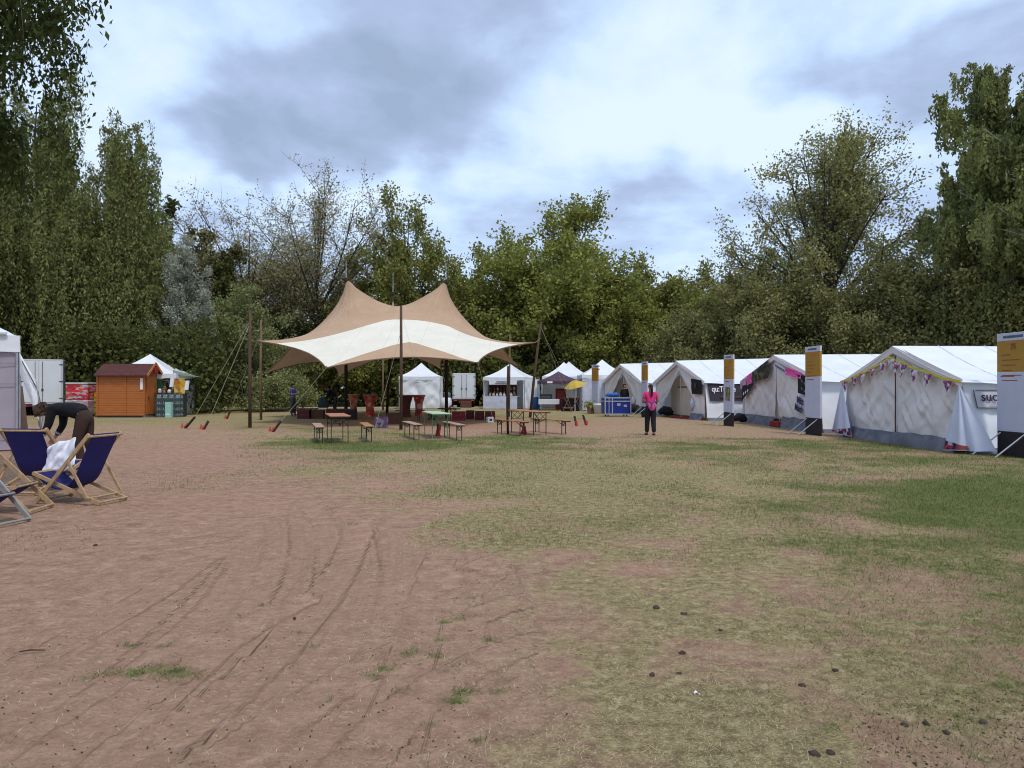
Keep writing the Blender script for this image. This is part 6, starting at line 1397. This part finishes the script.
# ------------------------------------------------------------------ people
def skin_mesh(chains, sub=2):
    """chains: list of [(pos, radius), ...]; first vertices within 1 mm are merged so chains join"""
    V = []; E2 = []; Rr = []
    def vid(p, r):
        p = Vector(p)
        for i, q in enumerate(V):
            if (q-p).length < 1e-3: return i
        V.append(p); Rr.append(r); return len(V)-1
    for ch in chains:
        last = None
        for p, r in ch:
            i = vid(p, r)
            if last is not None and last != i: E2.append((last, i))
            last = i
    me = bpy.data.meshes.new('b'); me.from_pydata([tuple(v) for v in V], E2, []); me.update()
    o = bpy.data.objects.new('b', me); COL.objects.link(o)
    md = o.modifiers.new('k', 'SKIN'); md.use_smooth_shade = True
    if not me.skin_vertices: me.skin_vertices.new()
    for i, r in enumerate(Rr):
        sv = me.skin_vertices[0].data[i]; rr = r if hasattr(r, '__len__') else (r, r); sv.radius = rr; sv.use_root = (i == 0)
    m2 = o.modifiers.new('u', 'SUBSURF'); m2.levels = sub; m2.render_levels = sub
    bpy.context.view_layer.update(); dg = bpy.context.evaluated_depsgraph_get()
    out = bpy.data.meshes.new_from_object(o.evaluated_get(dg)); bpy.data.objects.remove(o); bpy.data.meshes.remove(me)
    out.materials.clear(); out.polygons.foreach_set('use_smooth', [True]*len(out.polygons)); return out
def join_mesh(a, parts):
    bm = bmesh.new(); bm.from_mesh(a)
    for p in parts: bm.from_mesh(p)
    bm.to_mesh(a); bm.free(); a.update(); return a
def fingers(wr, dirn, palm_n, curl=.5):
    """five finger chains rooted in the palm"""
    d = Vector(dirn).normalized(); n = Vector(palm_n).normalized(); s = d.cross(n).normalized(); ch = []
    pc = Vector(wr)+d*.075
    for k, (o_, L_) in enumerate(((-.030,.070),(-.010,.082),(.010,.078),(.029,.062))):
        b0 = pc+s*o_; p1 = b0+d*L_*.5+n*L_*.10*curl; p2 = p1+(d*(1-curl*.7)+n*curl)*L_*.5
        ch.append([(b0-d*.03,.012),(b0,.011),(p1,.009),(p2,.0075)])
    t0 = Vector(wr)+d*.03-s*.022; ch.append([(t0,.013),(t0-s*.03+d*.025,.011),(t0-s*.035+d*.06+n*.012,.009)])
    return ch
def person(label, loc, rz, J, cloth, hair, skin=M_skin, ponytail=None, longs=True, name='person'):
    r = empty(name, loc, rz); tag(r, label, 'person'); g = {k: Vector(v) for k, v in J.items()}
    ch = [[(g['hip'],.125),(g['waist'],(.125,.095)),(g['chest'],(.155,.115)),(g['neck0'],.075),(g['neck'],.052),(g['head0'],.062),(g['head'],(.080,.092)),(g['crown'],.066)]]
    for s_ in 'LR':
        ch.append([(g['chest'],.12),(g['sh'+s_],.062),(g['el'+s_],.042),(g['wr'+s_],.028),(g['wr'+s_]+(g['hd'+s_]-g['wr'+s_])*.45,(.040,.018)),(g['hd'+s_],(.038,.014))])
        ch.append([(g['hip'],.125),(g['hp'+s_],.092),(g['kn'+s_],.058),(g['an'+s_],.038),(g['an'+s_]-Vector((0,0,.035)),.040),(g['to'+s_],.030)])
    body = skin_mesh(ch, 2)
    extra = []
    for s_ in 'LR':
        d = g['hd'+s_]-g['wr'+s_]; nn = Vector(J.get('palm'+s_, (0,1,0)))
        for c in fingers(g['wr'+s_], d, nn, .6): extra.append(skin_mesh([c], 1))
    # face: nose, ears, eyes, lips joined into the body mesh
    hc = g['head']; f = Vector(J['face']).normalized(); upv = (g['crown']-g['head0']).normalized(); sd = f.cross(upv).normalized()
    def blob_(c, rx, ax=(1,1,1)):
        bm = bmesh.new(); bmesh.ops.create_icosphere(bm, subdivisions=1, radius=rx)
        for v in bm.verts: v.co = Vector(c)+sd*v.co.x*ax[0]+f*v.co.y*ax[1]+upv*v.co.z*ax[2]
        m_ = bpy.data.meshes.new('n'); bm.to_mesh(m_); bm.free(); return m_
    extra.append(blob_(hc+f*.088-upv*.012,.018,(.8,1,1.3)))
    for k in (-1,1): extra.append(blob_(hc+sd*.078*k-upv*.01,.024,(.4,.7,1.2))); 
    extra.append(blob_(hc+f*.078-upv*.055,.016,(1.5,.6,.5)))
    join_mesh(body, extra); link('body', body, skin, r)
    eyes = MB()
    for k in (-1,1):
        e = hc+f*.080+sd*.030*k+upv*.012; eyes.box(tuple(e-Vector((.008,.008,.005))), tuple(e+Vector((.008,.008,.005))))
    eyes.build('eyes', M_black, r)
    shirt, trou, shoe, sleeve = cloth
    bk = 1.0 if sleeve == 'short' else 1.22
    cs_ = [[(g['hip'].lerp(g['waist'],-.05 if sleeve != 'short' else .2),(.155*bk,.14*bk)),(g['waist'],(.148*bk,.125*bk)),(g['chest'],(.172*bk,.135*bk)),(g['neck0'],.085*bk)]]
    for s_ in 'LR':
        e = g['sh'+s_].lerp(g['el'+s_],.75) if sleeve == 'short' else g['wr'+s_].lerp(g['el'+s_],.12)
        c = [(g['chest'],.14*bk),(g['sh'+s_],.078*bk)]
        if sleeve != 'short': c.append((g['el'+s_],.066))
        c.append((e,.060 if sleeve == 'short' else .050)); cs_.append(c)
    link('shirt' if sleeve == 'short' else 'jacket', skin_mesh(cs_, 2), shirt, r)
    ct_ = [[(g['waist'].lerp(g['hip'],.15),(.14,.115)),(g['hip'],(.165,.145))]]
    for s_ in 'LR': ct_.append([(g['hip'],.15),(g['hp'+s_],.118),(g['kn'+s_],.088),(g['an'+s_]+Vector((0,0,.0)),.070)])
    link('trousers', skin_mesh(ct_, 2), trou, r)
    for s_ in 'LR': link('shoe', skin_mesh([[(g['an'+s_]-Vector((0,0,.01)),.052),(g['an'+s_]-Vector((0,0,.045)),.05),(g['to'+s_],.040)]], 2), shoe, r)
    hb = [[(hc-f*.018+upv*.015,(.092,.1)),(g['crown']+upv*.012-f*.01,(.075,.08))],[(hc-f*.018+upv*.015,.09),(hc-f*.055-upv*.03,.07)]]
    if ponytail: hb.append([(hc-f*.018+upv*.015,.09),(hc-f*.10+upv*.03,.05)]+[(Vector(p),rr) for p, rr in ponytail]); 
    link('hair', skin_mesh(hb, 2), hair, r)
    return r
def standing(sc_=1.0, stride=.10, face=(0,-1,0), armL=None, armR=None):
    J = dict(hip=(0,0,.93), waist=(0,0,1.08), chest=(0,0,1.30), neck0=(0,.0,1.43), neck=(0,0,1.49), head0=(0,0,1.55), head=(0,-.01,1.62), crown=(0,0,1.70),
             shL=(.17,0,1.39), elL=(.23,.02,1.12), wrL=(.22,-.08,.90), hdL=(.21,-.11,.82), shR=(-.17,0,1.39), elR=(-.23,.02,1.12), wrR=(-.22,-.08,.90), hdR=(-.21,-.11,.82),
             hpL=(.09,0,.86), knL=(.09,-stride*.6,.48), anL=(.09,-stride,.08), toL=(.10,-stride-.15,.035), hpR=(-.09,0,.86), knR=(-.09,stride*.1,.48), anR=(-.09,stride*.8,.08), toR=(-.10,stride*.8-.15,.035))
    if armL: J['elL'], J['wrL'], J['hdL'] = armL
    if armR: J['elR'], J['wrR'], J['hdR'] = armR
    if face[1] > 0:
        pass
    J = {k: tuple(c*sc_ for c in v) for k, v in J.items()}; J['face'] = face; J['palmL'] = (-1,0,0); J['palmR'] = (1,0,0); return J
# woman in pink seen from behind: local -y is her front, she faces away (+Y world) => rotate by pi
fa = ((.26,-.02,1.12),(.14,-.26,1.08),(.08,-.32,1.10)); fb = ((-.26,-.02,1.12),(-.14,-.26,1.08),(-.08,-.32,1.10))
wm = person('woman in a pink shirt seen from behind with a black ponytail', W(650.5,23.8), PI+.12, standing(.965,.12,(0,-1,0),fa,fb), (M_pink,M_black,M_black2,'short'), M_haird, M_skind,
            [((0,.13,1.58),.036),((0,.15,1.46),.042),((0,.15,1.32),.034),((.0,.145,1.22),.014)])
link('waist_jacket', skin_mesh([[((0,.13,1.02),(.13,.05)),((0,.15,.90),(.13,.045)),((-.02,.15,.78),(.07,.03))],[((0,.13,1.02),.05),((.13,.05,1.03),.04),((.14,-.08,1.02),.03)],[((0,.13,1.02),.05),((-.13,.05,1.03),.04),((-.14,-.08,1.02),.03)]], 2), M_pink2, wm)
link('jacket_sleeves', skin_mesh([[((.17,.06,1.06),.03),((.0,.155,1.045),.028),((-.17,.06,1.07),.03),((-.2,-.02,1.0),.03)],[((0,.155,1.045),.028),((.05,.19,.86),.022)]], 1), M_violet, wm)
# man in blue
mn = person('man in a blue shirt working beside the boxes under the canopy', W(293,40.4), math.radians(75), standing(1.0,.05,(0,-1,0),((.24,-.06,1.14),(.10,-.34,1.18),(.06,-.43,1.19)),((-.24,-.06,1.14),(-.10,-.34,1.18),(-.06,-.43,1.19))), (M_blue,M_jean,M_black2,'short'), M_haird, M_skind)
# stooping person, body leaning to the left
Jb = dict(hip=(0,.05,.90), waist=(0,-.06,1.03), chest=(0,-.22,1.20), neck0=(0,-.31,1.29), neck=(0,-.36,1.33), head0=(0,-.40,1.35), head=(0,-.46,1.37), crown=(0,-.50,1.44),
          shL=(.17,-.27,1.24), elL=(.21,-.36,.98), wrL=(.15,-.48,.78), hdL=(.13,-.51,.70), shR=(-.17,-.27,1.24), elR=(-.21,-.36,.98), wrR=(-.15,-.48,.78), hdR=(-.13,-.51,.70),
          hpL=(.09,.05,.84), knL=(.10,.0,.46), anL=(.10,.10,.08), toL=(.11,-.05,.035), hpR=(-.09,.05,.84), knR=(-.10,-.04,.46), anR=(-.10,-.02,.08), toR=(-.11,-.17,.035), face=(0,-.9,-.45), palmL=(-1,0,0), palmR=(1,0,0))
Jb = {k: (tuple(c*1.08 for c in v) if not k.startswith(('face','palm')) else v) for k, v in Jb.items()}
st_ = person('stooping person with red brown hair and black top under the canopy', W(335,40.6), math.radians(-82), Jb, (M_black,M_black2,M_black2,'long'), M_hairr)
# person bending at the near deckchairs
Jc = dict(hip=(0,.06,.93), waist=(0,-.10,1.02), chest=(0,-.34,1.05), neck0=(0,-.48,1.03), neck=(0,-.54,1.02), head0=(0,-.59,1.02), head=(0,-.67,1.0), crown=(0,-.74,.99),
          shL=(.17,-.42,1.02), elL=(.20,-.46,.74), wrL=(.17,-.60,.54), hdL=(.16,-.65,.47), shR=(-.17,-.40,1.02), elR=(-.22,-.42,.74), wrR=(-.17,-.54,.52), hdR=(-.16,-.59,.45),
          hpL=(.09,.06,.87), knL=(.10,-.04,.47), anL=(.10,.06,.08), toL=(.11,-.09,.035), hpR=(-.09,.06,.87), knR=(-.10,.06,.47), anR=(-.10,.18,.08), toR=(-.11,.03,.035), face=(0,-.4,-.9), palmL=(-1,0,0), palmR=(1,0,0))
pb = person('person in a black jacket bending over the deckchairs', W(82,14.2), math.radians(-84), Jc, (M_black,M_brownt,M_black2,'long'), M_hairb)
pb.scale = (1.15,1.08,1.10)
rsx = np.random.RandomState(2); cur = []
for i in range(46):
    v = Vector(rsx.normal(size=3)).normalized(); c = Vector(Jc['head'])+Vector((v.x*.085, v.y*.10-.0, abs(v.z)*.10*(1 if rsx.rand() < .7 else -1)+.02))
    bm = bmesh.new(); bmesh.ops.create_icosphere(bm, subdivisions=1, radius=rsx.uniform(.02,.036)); bmesh.ops.translate(bm, verts=bm.verts, vec=c); m_ = bpy.data.meshes.new('q'); bm.to_mesh(m_); bm.free(); cur.append(m_)
link('curls', join_mesh(cur[0], cur[1:]), M_hairb, pb)
for s_ in 'LR':
    e = Vector(Jc['wr'+s_]).lerp(Vector(Jc['el'+s_]), .28); e2 = Vector(Jc['wr'+s_]).lerp(Vector(Jc['el'+s_]), .42)
    mb = MB(); mb.tube([e, e2], .056, 10); mb.build('cuff_band', mat('pale_cuff', (.35,.38,.42), .8), pb)
# half hidden person behind the hut, and one in the farthest tent
person('person in dark clothes half hidden behind the end of the hut', W(95.5,39.4), math.radians(200), standing(.98,.06), (M_black,M_black,M_ltblue,'long'), M_haird, M_skind)
person('person in black standing inside the farthest ridge tent behind the case', W(624.5,44.2), math.radians(10), standing(.99,.05), (M_black,M_black,M_black2,'long'), M_haird)
# things carried or beside them
cc_ = empty('camping_chair', (W(306,39.6).x,39.6,0), .3); tag(cc_, 'pale blue camping chair beside the man in blue', 'chair')
mb = MB(); mb.tube([(-.1,.2,0),(-.28,.2,.95)], .018, 6); mb.tube([(-.1,-.2,0),(-.28,-.2,.95)], .018, 6); mb.tube([(.3,.2,0),(-.22,.2,.55)], .018, 6); mb.tube([(.3,-.2,0),(-.22,-.2,.55)], .018, 6); mb.build('frame', M_black2, cc_)
mb = MB(); mb.grid(lambda u, v: (-.25+.5*u**1.2, (v-.5)*.4, .82-.62*u+.12*u*u), 8, 4); mb.build('seat_cloth', M_ltblue, cc_, True)
mb = MB(); mb.grid(lambda u, v: (-.27-.02*u, (v-.5)*.4, .8+.28*u), 4, 4); mb.build('headrest', M_black2, cc_, True)
bgx = empty('teal_bag', (W(323.5,40.2).x,40.2,0)); tag(bgx, 'dark teal sack hanging over a chair back by the stooping person', 'bag')
mb = MB(); mb.lathe([(.22,.42),(.30,.50),(.24,.70),(.20,.90),(.10,1.02)], 12); o = mb.build('sack', M_teal, bgx, True); o.scale = (1.1,.6,1)
mb = MB(); mb.tube([(-.28,0,.62),(-.33,0,.0)], .02, 6); mb.tube([(.2,0,.6),(.24,0,0)], .02, 6); mb.tube([(-.28,0,.62),(.2,0,.6)], .02, 6); mb.build('stand', M_dsteel, bgx)
# clutter by the tents
def clutter(name, label, cat, px, d, m_, sz): 
    mb = MB(); mb.tube([(-sz,0,sz*.5),(-sz*.3,.02,sz*.9),(sz*.4,0,sz*.7),(sz,.02,sz*.4)], [sz*.35,sz*.6,sz*.7,sz*.3], 8); o = mb.build(name, m_, None, True); o.location = W(px, d)+Vector((0,0,.03)); tag(o, label, cat)
clutter('black_bag', 'black bag by the near flap of the farthest ridge tent', 'bag', 634, 41.8, M_black, .38)
clutter('grey_bag', 'grey bag at the foot of the farthest tent corner', 'bag', 642, 41.0, M_jean, .30)
clutter('black_bag', 'black bag just inside the tied back tent door', 'bag', 666, 38.6, M_black, .36)
clutter('black_bag', 'black bag at the foot of the sign post beside the decorated tent', 'bag', 826, 25.2, M_black, .30)
clutter('black_bag', 'black bag in the gap behind the olive poster sign', 'bag', 740, 31.5, M_black, .28)
